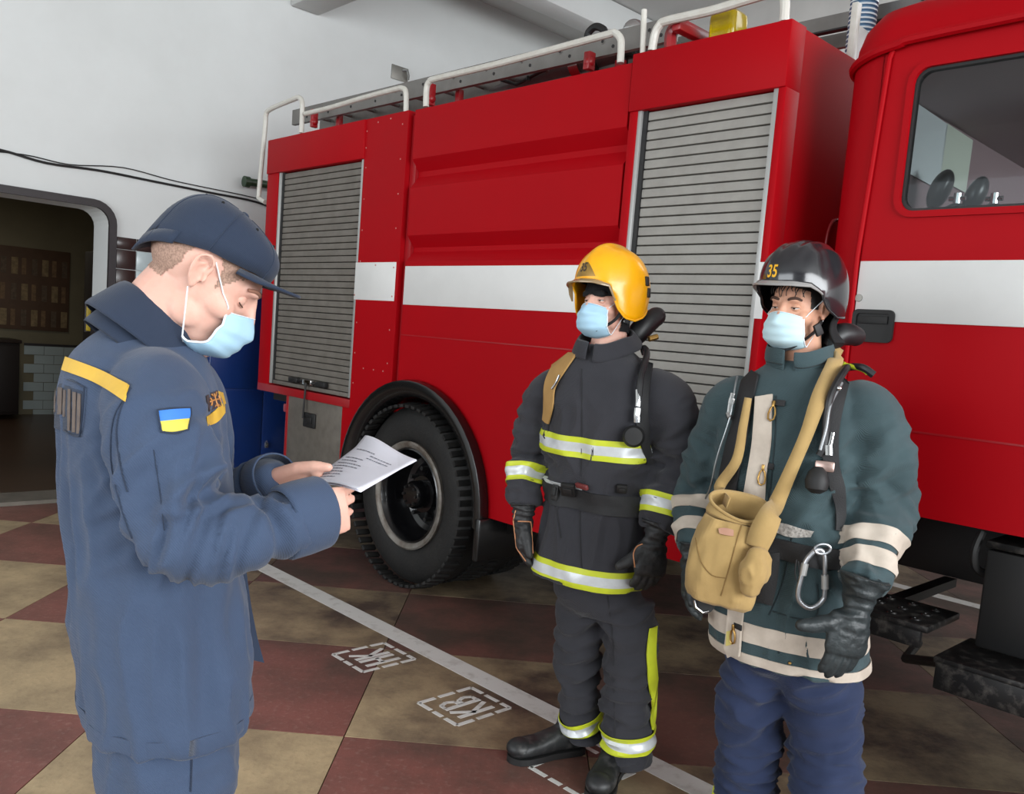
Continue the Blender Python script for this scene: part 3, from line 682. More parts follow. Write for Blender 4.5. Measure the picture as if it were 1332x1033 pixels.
obj('cross_beam', MB().box(q(800, 70, .55).x, q(812, 70, .55).x, .45, 1.2, 2.76, 2.9, bev=.01), M_tube, parent=fe)

# things inside the cab
for nm, lab, (px, py), (w_, h_), rz, cc in (('paper_sheet', 'white paper sheet taped up behind the cab window, left of the pair', (1205, 191), (.36, .27), -.03, (222, 228, 230)),
                                       ('paper_sheet', 'cream paper sheet taped up behind the cab window, right of the pair', (1244, 207), (.31, .23), -.02, (214, 220, 205))):
    c = Wp(px, py, C0 + .098)
    o = obj(nm, MB().box(0, .0015, -w_ / 2, w_ / 2, -h_ / 2, h_ / 2), mat(nm + lab[:5], cc, .7), M=BAY @ Matrix.Translation(c) @ Matrix.Rotation(rz, 4, 'X'), smooth=False, label=lab, cat='paper')
for (px, py), s_ in (((1223, 247), 1.0), ((1269, 254), .9)):
    c = q(px, py, .55)
    hr_ = link('headrest', None, parent=cab); hr_.location = c; hr_.rotation_euler = (0, .35, 0)
    obj('cushion', MB().ell((0, 0, 0), (.040 * s_, .05, .082 * s_)), mat('padded_black_vinyl', (26, 26, 28), .35, coat=.2), parent=hr_)
    obj('stem', MB().tube([(0, 0, -.05), (-.02, 0, -.25)], .012, 8), MATS['chrome'], parent=hr_)
t = thing('cylinder_set', 'chrome-valved dark breathing cylinders stowed low behind the cab window', 'cylinder', BAY)
for px in (1245, 1293):
    c = q(px, 262, .45)
    obj('cylinder', MB().tube([c + Vector((0, 0, -.5)), c + Vector((0, 0, -.03)), c + Vector((0, 0, -.01))], [.055, .055, .02], 16), M_dk, parent=t)
    obj('valve', MB().tube([c + Vector((0, 0, -.012)), c + Vector((0, 0, .03))], .014, 10).tube([c + Vector((-.03, 0, .01)), c + Vector((.03, 0, .01))], .009, 8), MATS['chrome'], parent=t)
# ------------------------------------------------------------ tools for people
_rng = np.random.RandomState(3)
_perm = np.concatenate([_rng.permutation(256)] * 3)
_grad = _rng.normal(size=(256, 3)); _grad /= np.linalg.norm(_grad, axis=1)[:, None]
def pnoise(Q):
    Q = np.asarray(Q, float); I = np.floor(Q).astype(int); Fr = Q - I; U = Fr * Fr * Fr * (Fr * (Fr * 6 - 15) + 10); I &= 255
    out = 0
    for dx in (0, 1):
        for dy in (0, 1):
            for dz in (0, 1):
                h = _perm[_perm[_perm[I[:, 0] + dx] + I[:, 1] + dy] + I[:, 2] + dz]
                g = (_grad[h] * (Fr - [dx, dy, dz])).sum(1)
                wgt = (U[:, 0] if dx else 1 - U[:, 0]) * (U[:, 1] if dy else 1 - U[:, 1]) * (U[:, 2] if dz else 1 - U[:, 2])
                out = out + g * wgt
    return out * 1.6
def remesh(mb, vox=.006, it=6, fac=.5, disp=None, cut=None):
    """union of the closed pieces in mb as one continuous skin"""
    me = bpy.data.meshes.new('tmp'); me.from_pydata(mb.v, [], mb.f)
    bm = bmesh.new(); bm.from_mesh(me); bmesh.ops.recalc_face_normals(bm, faces=bm.faces); bm.to_mesh(me); bm.free()
    o = bpy.data.objects.new('tmp', me); COL.objects.link(o)
    r = o.modifiers.new('r', 'REMESH'); r.mode = 'VOXEL'; r.voxel_size = vox; r.use_smooth_shade = True
    if it: sm = o.modifiers.new('s', 'SMOOTH'); sm.factor = fac; sm.iterations = it
    dg = bpy.context.evaluated_depsgraph_get(); out = bpy.data.meshes.new_from_object(o.evaluated_get(dg)); bpy.data.objects.remove(o); bpy.data.meshes.remove(me)
    if disp is not None:
        n = len(out.vertices); V = np.empty(n * 3); out.vertices.foreach_get('co', V); V = V.reshape(-1, 3)
        Nn = np.array([v.normal[:] for v in out.vertices]) if n < 1 else np.empty(n * 3)
        out.vertex_normals.foreach_get('vector', Nn); Nn = Nn.reshape(-1, 3)
        V = V + disp(V, Nn); out.vertices.foreach_set('co', V.ravel()); out.update()
    if cut is not None:
        bm = bmesh.new(); bm.from_mesh(out); bmesh.ops.delete(bm, geom=[v for v in bm.verts if cut(v.co)], context='VERTS'); bm.to_mesh(out); bm.free()
    out.polygons.foreach_set('use_smooth', [True] * len(out.polygons)); out.update()
    return out
def bvh(me, M=None):
    return BVHTree.FromPolygons([tuple(v.co) for v in me.vertices], [tuple(p.vertices) for p in me.polygons])
class Folds:
    """cloth folds as displacement: each zone (a, b, radius, amp_a, amp_m, amp_b, across, along, seed)"""
    def __init__(s): s.z = []
    def add(s, a, b, rad, amps, across=22, along=5, seed=0, twist=0): s.z.append((np.array(a, float), np.array(b, float), rad, amps, across, along, seed, twist)); return s
    def __call__(s, V, N):
        D = np.zeros(len(V))
        for a, b, rad, amps, ac, al, seed, tw in s.z:
            d = b - a; L = np.linalg.norm(d); d = d / L
            t = ((V - a) @ d) / L; tc = np.clip(t, 0, 1); perp = V - (a + np.outer(tc * L, d)); r = np.linalg.norm(perp, axis=1)
            wg = np.clip(1.6 - r / rad, 0, 1) * np.clip(1.15 - np.abs(t - .5) * 1.0 / .65 * .65 / .5 * .5, 0, 1)
            wg = np.clip(1.7 - r / rad, 0, 1); wg = np.minimum(wg, np.clip((1.12 - np.abs(2 * t - 1)) * 4, 0, 1))
            amp = np.interp(tc, [0, .5, 1], amps)
            q = np.outer(t * L * ac * 1.25, d) + (V - a - np.outer(t * L, d)) * al * 1.1
            if tw: q = q + np.outer((V - a) @ np.array([.5, .6, .3]) * tw, d)
            n1 = pnoise(q + seed * 7.3); n2 = pnoise(q * 2.1 + seed * 3.1 + 11)
            ridge = (.45 - np.abs(n1) * 2.3) * 1.5 + .5 * n2
            D += wg * amp * ridge
        return N * D[:, None]
def frame(fw, up=None):
    """matrix with columns right, forward, up"""
    f = Vector(fw).normalized(); u = Vector(up or (0, 0, 1)); r = f.cross(u).normalized(); u = r.cross(f)
    return Matrix(((r.x, f.x, u.x), (r.y, f.y, u.y), (r.z, f.z, u.z)))
def ring(c, ax, ay, a, b, n=28, e=2.0):
    """super-ellipse ring; ax, ay unit vectors"""
    out = []
    for i in range(n):
        t = 2 * pi * i / n; x = abs(cos(t)) ** (2 / e) * (1 if cos(t) >= 0 else -1); y = abs(sin(t)) ** (2 / e) * (1 if sin(t) >= 0 else -1)
        out.append(Vector(c) + ax * (a * x) + ay * (b * y))
    return out
def limb(b, pts, rad, n=20, flat=1.0, up=None):
    """tapered limb through points with smoothed path"""
    pp = smooth_path(pts, 5); rr = [p.x for p in smooth_path([(r, 0, 0) for r in rad], 5)]
    # rounded ends
    d0 = (pp[0] - pp[1]).normalized(); d1 = (pp[-1] - pp[-2]).normalized()
    pp = [pp[0] + d0 * rr[0] * .8, pp[0] + d0 * rr[0] * .5] + pp + [pp[-1] + d1 * rr[-1] * .5, pp[-1] + d1 * rr[-1] * .8]
    rr = [rr[0] * .5, rr[0] * .85] + rr + [rr[-1] * .85, rr[-1] * .5]
    b.tube(pp, rr, n, flat=flat, up=up); return b
def tubes(b, pts, rad, n=20, flat=1.0, up=None):
    b.tube(smooth_path(pts, 5), [p.x for p in smooth_path([(r, 0, 0) for r in rad], 5)], n, flat=flat, up=up); return b
def hand(b, o, y, z, side=1, s=1.0, fat=1.0, curl=(25, 30, 20), curls=None, thumb=(.75, .62, -.25), tcurl=20, spread=1.0, palm=True):
    """o wrist, y along the fingers, z back of the hand, side=+1 when the thumb is on +x (x = y cross z)"""
    y = Vector(y).normalized(); z = (Vector(z) - y * Vector(z).dot(y)).normalized(); x = y.cross(z) * side
    T = lambda p: Vector(o) + (x * p[0] + y * p[1] + z * p[2]) * s
    if palm:
        R = []
        for (yy, a, c, zz) in ((-.03, .026, .020, 0), (0, .027, .019, 0), (.025, .034, .019, 0), (.055, .041, .017, 0), (.085, .042, .014, .001), (.098, .038, .011, .001)):
            R.append([T((a * fat ** .5 * cos(t), yy, c * fat * sin(t) + zz)) for t in [2 * pi * k / 18 for k in range(18)]])
        b.loft(R)
    for i, (fx, L, r) in enumerate(((.030, .070, .0090), (.010, .078, .0092), (-.011, .073, .0088), (-.030, .058, .0078))):
        cu = curls[i] if curls else curl; p = Vector((fx, .085 - abs(fx) * .12, 0)); a = 0; sp = fx * 2.4 * spread
        pts = [p - Vector((0, .02, 0)), p]; rr = [r, r * 1.08]
        for k, f_ in enumerate((.46, .30, .24)):
            a += radians(cu[k]); d = Vector((sin(sp * .35), cos(a), -sin(a))).normalized(); mid = pts[-1] + d * L * f_ * .5
            pts.append(mid); rr.append(r * (1 - .06 * k) * .94); pts.append(pts[-2] + d * L * f_); rr.append(r * (1 - .09 * (k + 1)) * (1.0 if k < 2 else .72))
        b.tube([T(q_) for q_ in pts], [q_ * fat * s for q_ in rr], 10)
        b.ell(T(pts[-1]), (rr[-1] * fat * s * .98,) * 3, n=10, k=6)
    d = Vector(thumb).normalized(); p = Vector((.022, .018, -.004)); pts = [p - d * .012, p]; rr = [.013, .0145]
    for k, (l_, r) in enumerate(((.042, .0125), (.032, .0108), (.026, .0085))):
        pts.append(pts[-1] + d * l_); rr.append(r)
        ang = radians(tcurl); d = (Matrix.Rotation(ang, 3, 'Z') @ d).normalized()
    b.tube([T(q_) for q_ in pts], [q_ * fat * s for q_ in rr], 12); b.ell(T(pts[-1]), (rr[-1] * fat * s,) * 3, n=10, k=6)
    return T
def strip(name, tree, rows, par, mats, off=.003, th=.002, mids=None, nearest=True, center=None, snap=True, **k):
    """conforming strip: rows = list of polylines (same length); points are dropped on the surface, lifted by off"""
    R = []
    for pl in rows:
        L_ = []
        for i, p in enumerate(pl):
            p = Vector(p); loc = None
            if snap:
                if center is not None:
                    c = center(p); d = (p - c); hit = tree.ray_cast(c, d.normalized(), d.length); nn = d.normalized(); loc = hit[0] if hit[0] is not None else p
                if loc is None:
                    h = tree.find_nearest(p)
                    if h[0] is not None: loc = h[0]; nn = (p - h[0]).normalized() if (p - h[0]).length > 1e-3 else h[1]
                    if nn.dot(h[1]) < 0: nn = h[1]
                L_.append(loc + nn * off)
            else: L_.append(p)
        R.append(L_)
    # light smoothing along the run
    if snap:
        for _ in range(2):
            R = [[l[i] if i in (0, len(l) - 1) else l[i] * .5 + (l[i - 1] + l[i + 1]) * .25 for i in range(len(l))] for l in R]
    nr, nc = len(R), len(R[0]); b = MB(); top = [p for l in R for p in l]
    nrm = []
    for i in range(nr):
        for j in range(nc):
            du = R[min(i + 1, nr - 1)][j] - R[max(i - 1, 0)][j]; dv = R[i][min(j + 1, nc - 1)] - R[i][max(j - 1, 0)]
            n_ = du.cross(dv); n_ = n_.normalized() if n_.length > 1e-9 else Vector((0, 0, 1)); nrm.append(n_)
    h = tree.find_nearest(top[len(top) // 2]) if tree else (None,)
    sgn = 1
    if h[0] is not None and (top[len(top) // 2] - h[0]).dot(nrm[len(top) // 2]) < 0: sgn = -1
    bot = [p - n_ * sgn * th for p, n_ in zip(top, nrm)]; N_ = nr * nc
    V = top + bot
    for i in range(nr - 1):
        m_ = mids[i] if mids else 0
        for j in range(nc - 1):
            a = i * nc + j; q_ = (a, a + 1, a + nc + 1, a + nc); b.m += [m_, m_]; b.f += [q_, tuple(x + N_ for x in q_[::-1])]
    for j in range(nc - 1):
        b.f += [(j, j + N_, j + 1 + N_, j + 1), ((nr - 1) * nc + j, (nr - 1) * nc + j + 1, (nr - 1) * nc + j + 1 + N_, (nr - 1) * nc + j + N_)]; b.m += [mids[0] if mids else 0, mids[-1] if mids else 0]
    for i in range(nr - 1):
        b.f += [(i * nc, (i + 1) * nc, (i + 1) * nc + N_, i * nc + N_), (i * nc + nc - 1, i * nc + nc - 1 + N_, (i + 1) * nc + nc - 1 + N_, (i + 1) * nc + nc - 1)]; b.m += [mids[i] if mids else 0] * 2
    b.v = [tuple(p) for p in V]
    return obj(name, b, mats, parent=par, ang=60, **k)
def band(name, tree, c, axis, ax, ay, rad, wd, par, mats, prof=None, a0=0, a1=360, n=72, off=.007, th=.003, waves=0, **k):
    """hoop of width wd around an axis, snapped from outside towards the axis; prof = [(w fraction, material)]"""
    axis = Vector(axis).normalized(); prof = prof or [(0, 0), (.25, 0), (.5, 0), (.75, 0), (1, 0)]; rows = []
    for w_, _m in prof:
        pl = []
        for i in range(n + 1):
            t = radians(a0 + (a1 - a0) * i / n); pl.append(Vector(c) + axis * (w_ - .5) * wd + (ax * cos(t) + ay * sin(t)) * rad + axis * waves * sin(3 * t + 1))
        rows.append(pl)
    cc = Vector(c)
    return strip(name, tree, rows, par, mats, off, th, [m_ for _, m_ in prof[:-1]], center=lambda p: cc + axis * (p - cc).dot(axis), **k)
def fan_rows(path, wdir, hw, rows=3):
    """rows of a ribbon along path; wdir unit vector or list"""
    path = smooth_path(path, 6); out = []
    for r_ in range(rows):
        f_ = (r_ / (rows - 1) - .5) * 2 * hw; L_ = []
        for i, p in enumerate(path):
            t = (path[min(i + 1, len(path) - 1)] - path[max(i - 1, 0)]).normalized(); wv = Vector(wdir) if wdir is not None else (_f)
            sd = t.cross(wv).normalized(); L_.append(p + sd * f_)
        out.append(L_)
    return out
def text_decal(name, txt, par, m, tree, o, rx, uy, size, off=.003, th=.001, bold=0, sx=1.0):
    cu = bpy.data.curves.new('t', 'FONT'); cu.body = txt; cu.size = 1; cu.align_x = 'CENTER'; cu.align_y = 'CENTER'; cu.offset = bold; cu.resolution_u = 3
    to = bpy.data.objects.new('t', cu); COL.objects.link(to); dg = bpy.context.evaluated_depsgraph_get()
    me = bpy.data.meshes.new_from_object(to.evaluated_get(dg)); bpy.data.objects.remove(to); bpy.data.curves.remove(cu)
    bm = bmesh.new(); bm.from_mesh(me); bmesh.ops.subdivide_edges(bm, edges=[e for e in bm.edges if e.calc_length() > .25], cuts=2, use_grid_fill=False); bm.to_mesh(me); bm.free()
    rx = Vector(rx).normalized(); uy = Vector(uy).normalized(); nz = rx.cross(uy)
    for v in me.vertices:
        p = Vector(o) + rx * v.co.x * size * sx + uy * v.co.y * size
        if tree:
            h = tree.ray_cast(p + nz * .08, -nz, .3)
            if h[0] is not None: p = h[0]
        v.co = p + nz * off
    me.materials.append(m); me.update()
    return link(name, me, par)

# ---- head in its own axes (x right, y forward, z up, origin between the ears), metres
def head_parts(b, M, o, fat=0.0, ears=True, earfine=False):
    T = lambda p: Vector(o) + M @ Vector(p)
    def E(c, r, rot=None, n=20, k=14): b.ell(T(c), r, M if rot is None else M @ rot, n=n, k=k)
    E((0, -.014, .028), (.0755 + fat, .097 + fat, .088), n=32, k=20)
    E((0, .012, .0), (.069, .078, .085), n=28, k=18)
    E((0, .028, -.045), (.058, .060, .066), n=24, k=16)
    E((0, .045, -.082), (.040, .040, .032)); E((0, .072, -.104), (.020, .017, .016))
    for s in (-1, 1):
        E((s * .046, .046, -.028), (.022, .030, .024)); E((s * .030, .077, .021), (.020, .012, .008), Matrix.Rotation(-s * .5, 3, 'Z'))
        E((s * .044, .014, -.066), (.016, .034, .028)); E((s * .0105, .097, -.036), (.0085, .0095, .0075))
    b.tube([T(p) for p in ((0, .082, .014), (0, .091, .0), (0, .101, -.018), (0, .107, -.031), (0, .097, -.041))], [.009, .0085, .0095, .0115, .007], 12)
    E((0, .088, -.063), (.023, .010, .0055)); E((0, .086, -.074), (.020, .011, .0065))
    if ears:
        for s in (-1, 1):
            R = Matrix.Rotation(s * .42, 3, 'Z')
            E((s * .077, -.006, -.004), (.0035, .014, .024), R); E((s * .077, -.002, -.026), (.005, .007, .009), R)
            pts = [(s * .079, .006, -.002), (s * .081, .009, .010), (s * .085, .004, .023), (s * .090, -.008, .026), (s * .093, -.018, .015), (s * .090, -.018, -.003), (s * .085, -.012, -.018), (s * .079, -.003, -.029)]
            b.tube([T(p) for p in smooth_path(pts, 4)], .0036, 8)
            pts = [(s * .082, -.003, .012), (s * .086, -.011, .008), (s * .084, -.010, -.008), (s * .081, -.004, -.015)]
            b.tube([T(p) for p in smooth_path(pts, 4)], .003, 8)
            E((s * .079, .009, -.010), (.004, .004, .007))
    return T
def head_disp(V, N, M, o):
    Mi = np.array(M.inverted()); L = (V - np.array(o)) @ Mi.T; D = np.zeros_like(V); f = np.array(M @ Vector((0, 1, 0)))
    for s in (-1, 1):
        g = np.exp(-(((L[:, 0] - s * .031) / .016) ** 2 + ((L[:, 2] + .001) / .0105) ** 2)) * (L[:, 1] > .03); D -= np.outer(g * .0095, f)
    g = np.exp(-(((L[:, 2] + .0685) / .0022) ** 2 + (L[:, 0] / .022) ** 2)) * (L[:, 1] > .06); D -= np.outer(g * .003, f)
    return D
def skinx(nt, b, geo): pass
M_skin = mat('skin', (222, 178, 160), .5, noise=.35, nscale=16, rgb2=(206, 140, 124), bump=.05, bscale=220, sss=.12, spec=.35)
M_skin2 = mat('tanned_skin', (206, 158, 132), .5, noise=.35, nscale=16, rgb2=(178, 116, 94), bump=.05, bscale=220, sss=.12, spec=.35)
M_eyew = mat('eye_white', (222, 216, 210), .15)
M_iris = mat('eye_iris', (52, 38, 30), .1)
M_brow = mat('eyebrow_hair', (66, 44, 34), .8)
M_lid = {}
def eyes(par, M, o, skin, half=.35, brow=None):
    T = lambda p: Vector(o) + M @ Vector(p)
    for s in (-1, 1):
        c = (s * .031, .0685, -.001)
        b = MB(); b.ell(T(c), (.0118,) * 3, M, n=20, k=14); e = obj('eyeball', b, M_eyew, parent=par)
        b = MB(); b.ell(T((c[0], c[1] + .0086, c[2])), (.0056, .0042, .0056), M, n=14, k=8); obj('iris', b, M_iris, parent=e)
        for nm, z0, z1 in (('upper_eyelid', radians(half * 22), radians(110)), ('lower_eyelid', -radians(100), -radians(18))):
            b = MB(); V = []; F = []; nn = 14; k = 8
            for i in range(nn + 1):
                az = radians(-98 + 196 * i / nn)
                for j in range(k + 1):
                    ca_ = max(0, cos(az * .9)); e0 = z0 * ca_ if nm[0] == 'u' else z1 * ca_
                    el = e0 + ((z1 if nm[0] == 'u' else z0) - e0) * j / k; r = .0128
                    V.append(T((c[0] + r * 1.12 * sin(az) * cos(el), c[1] + r * cos(az) * cos(el), c[2] + r * sin(el))))
            for i in range(nn):
                for j in range(k): a = i * (k + 1) + j; F.append((a, a + 1, a + k + 2, a + k + 1))
            b.add(V, F); lo = obj(nm, b, skin, parent=par)
            if nm[0] == 'u':
                b = MB(); b.tube([T((c[0] + .0132 * 1.12 * sin(a_), c[1] + .0134 * cos(a_), c[2] + .0132 * sin(z0 * cos(a_ * .9)))) for a_ in np.linspace(-1.2, 1.2, 12)], .0009, 6); obj('eyelash', b, M_brow, parent=par)
        b = MB(); pts = [T((s * x, y_, z_)) for x, y_, z_ in ((.014, .0875, .021), (.026, .0895, .0255), (.040, .083, .0265), (.051, .072, .0205))]
        b.tube(smooth_path(pts, 4), [.002, .003, .0034, .0036, .0036, .0036, .0036, .0036, .0034, .0032, .003, .0028, .0025, .0022, .0018, .0012], 8, flat=1.2); obj('eyebrow', b, brow or M_brow, parent=par)
M_mask = mat('mask_blue', (166, 204, 226), .75, noise=.15, nscale=30, rgb2=(190, 218, 232))
M_maskw = mat('mask_edge_white', (226, 232, 236), .8)
def facemask(par, M, o, tree, low=-.118, earz=(.01, -.03), ear_y=-.004, wide=1.0, mm=None, edge=None, nose=-.012):
    T = lambda p: Vector(o) + M @ Vector(p); mk = link('face_mask', None, parent=par)
    nu, nv = 24, 22; R = []
    for j in range(nv + 1):
        v = j / nv; row = []
        for i in range(nu + 1):
            u = -1 + 2 * i / nu; a = u * 1.12
            zc = nose + (low - .008 - nose) * min(1, v * 1.08) ** .92                                   # centre line
            z = zc + (1 - v) * -.016 * abs(u) ** 1.4 + v * .016 * abs(u) ** 1.5
            prot = .113 - .010 * (v > .0) * v - .060 * (max(0, v - .62) / .38) ** 1.5 + .006 * sin(pi * v) - (.013 * max(0, .22 - v) / .22)
            wv = (.056 + .009 * sin(pi * v)) * wide
            prot += .002 + .009 * math.exp(-(u / .25) ** 2 - ((zc + .034) / .024) ** 2); y = .028 + (prot - .028) * cos(a) ** .8; x = wv * sin(a) / sin(1.12)
            pl = .0022 * abs(((v * 4.2) % 1) - .5) * 2 * (1 if .12 < v < .92 else .3); y += pl * cos(a); x += pl * sin(a)
            w_ = .0022 * float(pnoise([[u * 2.5 + 3, v * 6, 2.2]])[0]); y += w_
            row.append(T((x, y, z)))
        R.append(row)
    b = MB(); b.loft(R, cap=False, closed_ring=False)
    me = b.mesh('mask_panel', mm or M_mask, ang=60); o_ = link('mask_panel', me, mk); so = o_.modifiers.new('s', 'SOLIDIFY'); so.thickness = .0012
    for row, nm in ((R[0], 'top_edge'), (R[-1], 'bottom_edge')): obj(nm, MB().tube(row, .0016, 6, flat=.6), edge or M_maskw, parent=mk)
    for s in (0, -1):
        sg = -1 if s == 0 else 1
        obj('side_edge', MB().tube([r_[s] for r_ in R], .002, 6), edge or M_maskw, parent=mk)
        ear1 = T((sg * .078, ear_y + .01, .024)); ear2 = T((sg * .078, ear_y, -.034))
        p1 = T((sg * .074, .02, .0)); p2 = R[0][s]; q2 = R[-1][s]
        for A, B in ((p2, ear1), (q2, ear2)):
            pts = []
            for t in np.linspace(0, 1, 12):
                p = A.lerp(B, t); h = tree.find_nearest(p)
                if h[0] is not None and 0.05 < t: 
                    inside = (p - h[0]).dot(h[1]) < .0015
                    if inside: p = h[0] + h[1] * .0018
                pts.append(p)
            obj('ear_loop', MB().tube(pts, .0013, 6), M_maskw, parent=mk)
    return mk
# cloth materials
def weave(col2, sc=260, strength=.25, grid=True):
    def ex(nt, b_, geo):
        N = nt.nodes; L = nt.links; tc = N.new('ShaderNodeTexCoord')
        wv = N.new('ShaderNodeTexWave'); wv.wave_type = 'BANDS'; wv.bands_direction = 'DIAGONAL'; wv.inputs['Scale'].default_value = sc; wv.inputs['Distortion'].default_value = 2
        L.new(tc.outputs['Object'], wv.inputs['Vector'])
        n = N.new('ShaderNodeTexNoise'); n.inputs['Scale'].default_value = 55; n.inputs['Detail'].default_value = 8; L.new(tc.outputs['Object'], n.inputs['Vector'])
        ad = N.new('ShaderNodeMath'); ad.operation = 'ADD'; L.new(wv.outputs['Fac'], ad.inputs[0]); L.new(n.outputs['Fac'], ad.inputs[1])
        bp = N.new('ShaderNodeBump'); bp.inputs['Strength'].default_value = strength; bp.inputs['Distance'].default_value = .002; L.new(ad.outputs[0], bp.inputs['Height']); L.new(bp.outputs[0], b_.inputs['Normal'])
        b_.inputs['Sheen Weight'].default_value = .12
    return ex
M_navy = mat('slate_blue_ripstop', (64, 78, 102), .85, noise=.35, nscale=7, rgb2=(52, 64, 86), spec=.2, extra=weave(0, 140, .22))
M_navy_d = mat('dark_navy_cloth', (44, 54, 72), .85, noise=.3, nscale=7, rgb2=(36, 44, 60), spec=.2, extra=weave(0, 200, .25))
M_char = mat('charcoal_aramid', (54, 54, 59), .85, noise=.4, nscale=5, rgb2=(40, 40, 44), spec=.2, extra=weave(0, 150, .4))
M_green = mat('teal_canvas', (62, 80, 84), .8, noise=.5, nscale=6, rgb2=(44, 58, 62), spec=.25, extra=weave(0, 150, .4))
M_bluet = mat('indigo_trousers', (44, 54, 82), .85, noise=.6, nscale=5, rgb2=(30, 38, 62), spec=.2, extra=weave(0, 150, .4))
M_hiviz = mat('lime_tape', (196, 206, 44), .5, noise=.2, nscale=30, rgb2=(160, 160, 40))
M_silver = mat('silver_tape', (206, 210, 212), .35, .15, noise=.3, nscale=25, rgb2=(160, 162, 165))
M_cream = mat('cream_tape', (202, 190, 176), .75, noise=.5, nscale=9, rgb2=(150, 136, 122))
M_web = mat('black_webbing', (28, 28, 30), .7, bump=.2, bscale=300)
M_glove = mat('black_glove_leather', (30, 31, 33), .55, noise=.4, nscale=20, rgb2=(50, 50, 50), bump=.25, bscale=90)
M_khaki = mat('khaki_canvas', (176, 146, 92), .85, noise=.4, nscale=9, rgb2=(140, 112, 66), extra=weave(0, 260, .3))
M_helm_b = mat('black_helmet_gloss', (30, 30, 34), .2, coat=.5, noise=.3, nscale=14, rgb2=(44, 43, 46))
M_helm_y = mat('yellow_helmet_gloss', (238, 168, 6), .3, coat=.3, noise=.3, nscale=20, rgb2=(206, 136, 10), thresh=(.55, .7))
M_black = mat('black_knit', (16, 16, 18), .9)
M_gold = mat('yellow_print', (236, 176, 30), .5)
M_brass = mat('brass', (178, 140, 80), .3, .9)
M_thread = mat('orange_piping', (190, 130, 90), .6)
REF = [(0, 0), (.26, 0), (.261, 1), (.74, 1), (.741, 0), (1, 0)]
REF = [(0, 0), (.14, 0), (.27, 1), (.42, 1), (.58, 1), (.73, 0), (.86, 0), (1, 0)]
# people are modelled straight in world axes; their Empty stands at the feet
def person(name, label, cat, loc, group=None):
    o = thing(name, label, cat, Matrix.Translation(loc), group); _ROOT[o.name] = Matrix.Translation(-Vector(loc)); return o
def helmet(par, M, o, shellm, kind, rimm, digits, S_=1.0):
    """fire helmet: dome with a comb, a bill in front and sides that reach down behind the ears"""
    T = lambda p: Vector(o) + M @ (Vector(p) * S_); hl = link('helmet', None, parent=par)
    nphi, nth = 72, 26
    def low(phi):   # phi 0 = front
        a = abs((phi + pi) % (2 * pi) - pi); d = math.degrees(a)
        return float(np.interp(d, [0, 25, 45, 58, 72, 90, 110, 135, 180], kind['low']))
    def pt(phi, t, off=0):
        z0 = low(phi); zt = .142; rx, ry = .112, .138
        if t < .8:
            e = t / .8; th = e * pi / 2; r = sin(th) ** .86; z = max(cos(th), 0) ** .92 * zt + .0
            zz = z; rr = r
            if z0 > 0: zz = z0 + (zt - z0) * max(cos(th), 0) ** .92; rr = r
            s_ = 1
        else:
            e = (t - .8) / .2; zz = (z0 if z0 > 0 else z0 * e); rr = 1; s_ = 1 + (.035 * e if z0 > 0 else -.05 * e * e)
        x = sin(phi) * rx * rr * s_; y = cos(phi) * ry * rr * s_
        # comb and side ridges
        c = math.exp(-(x / .02) ** 2) * max(0, zz - .03) / .11 * kind['comb']; zz += c
        for k_ in kind['ridges']:
            w_ = math.exp(-((abs(x) - k_[0]) / k_[1]) ** 2) * max(0, min(1, (zz - .02) / .08)) * k_[2]; zz += w_; x *= 1 + w_ * 1.5
        nrm = Vector((x / rx ** 2, y / ry ** 2, zz / .02 if 0 else zz / .14 ** 2)).normalized()
        return T(Vector((x, y - .012, zz + .012)) + nrm * off)
    R = [[pt(2 * pi * i / nphi, max(t, .001)) for i in range(nphi)] for t in list(np.linspace(0, .8, nth - 7)) + list(np.linspace(.83, 1, 7))]
    b = MB(); b.loft(R, cap=False); b.f.append(tuple(range(nphi))); b.m.append(0)
    me = b.mesh('shell', shellm, ang=70); so = link('shell', me, hl); md = so.modifiers.new('s', 'SOLIDIFY'); md.thickness = .005; md.offset = -1
    tr = bvh(me)
    # edge beading
    obj('edge_bead', MB().tube(R[-1], .0035, 8, closed=True), kind['bead'], parent=hl)
    # bill
    bl = kind['bill']; rows = []
    for j in range(6):
        e = j / 5; row = []
        for i in range(25):
            ph = radians(-kind['bill_a'] + 2 * kind['bill_a'] * i / 24); base = Vector((sin(ph) * .112 * 1.035, cos(ph) * .138 * 1.035 - .012, low(ph) + .012)); fall = cos(ph / radians(kind['bill_a']) * pi / 2) ** .6
            d = Vector((sin(ph) * .55, cos(ph), -.38)).normalized(); row.append(T(base + d * bl * e * fall + Vector((0, 0, -.004 * e)) + Vector((0, 0, .003)) ))
        rows.append(row)
    b = MB(); b.loft(rows, cap=False, closed_ring=False); me2 = b.mesh('bill', rimm, ang=60); bo = link('bill', me2, hl); md = bo.modifiers.new('s', 'SOLIDIFY'); md.thickness = .0035
    obj('bill_edge', MB().tube(rows[-1], .003, 8), rimm, parent=hl)
    # liner
    b = MB(); b.ell(T((0, -.010, .035)), (.100 * S_, .124 * S_, .105 * S_), M, n=28, k=18); b.v = b.v
    me3 = b.mesh('liner', M_black); bm = bmesh.new(); bm.from_mesh(me3); Mi = M.inverted()
    cutz = kind.get('liner', .045)
    bmesh.ops.delete(bm, geom=[v for v in bm.verts if (Mi @ (v.co - Vector(o))).z < cutz - max(0, -(Mi @ (v.co - Vector(o))).y) * .8], context='VERTS'); bm.to_mesh(me3); bm.free(); link('liner', me3, hl)
    # number plate on the front
    text_decal('number', digits[0], hl, digits[1], tr, T(digits[2]), M @ Vector(digits[3]), M @ Vector(digits[4]), digits[5], off=.0015, bold=.02, sx=.75)
    return hl, T, tr, pt
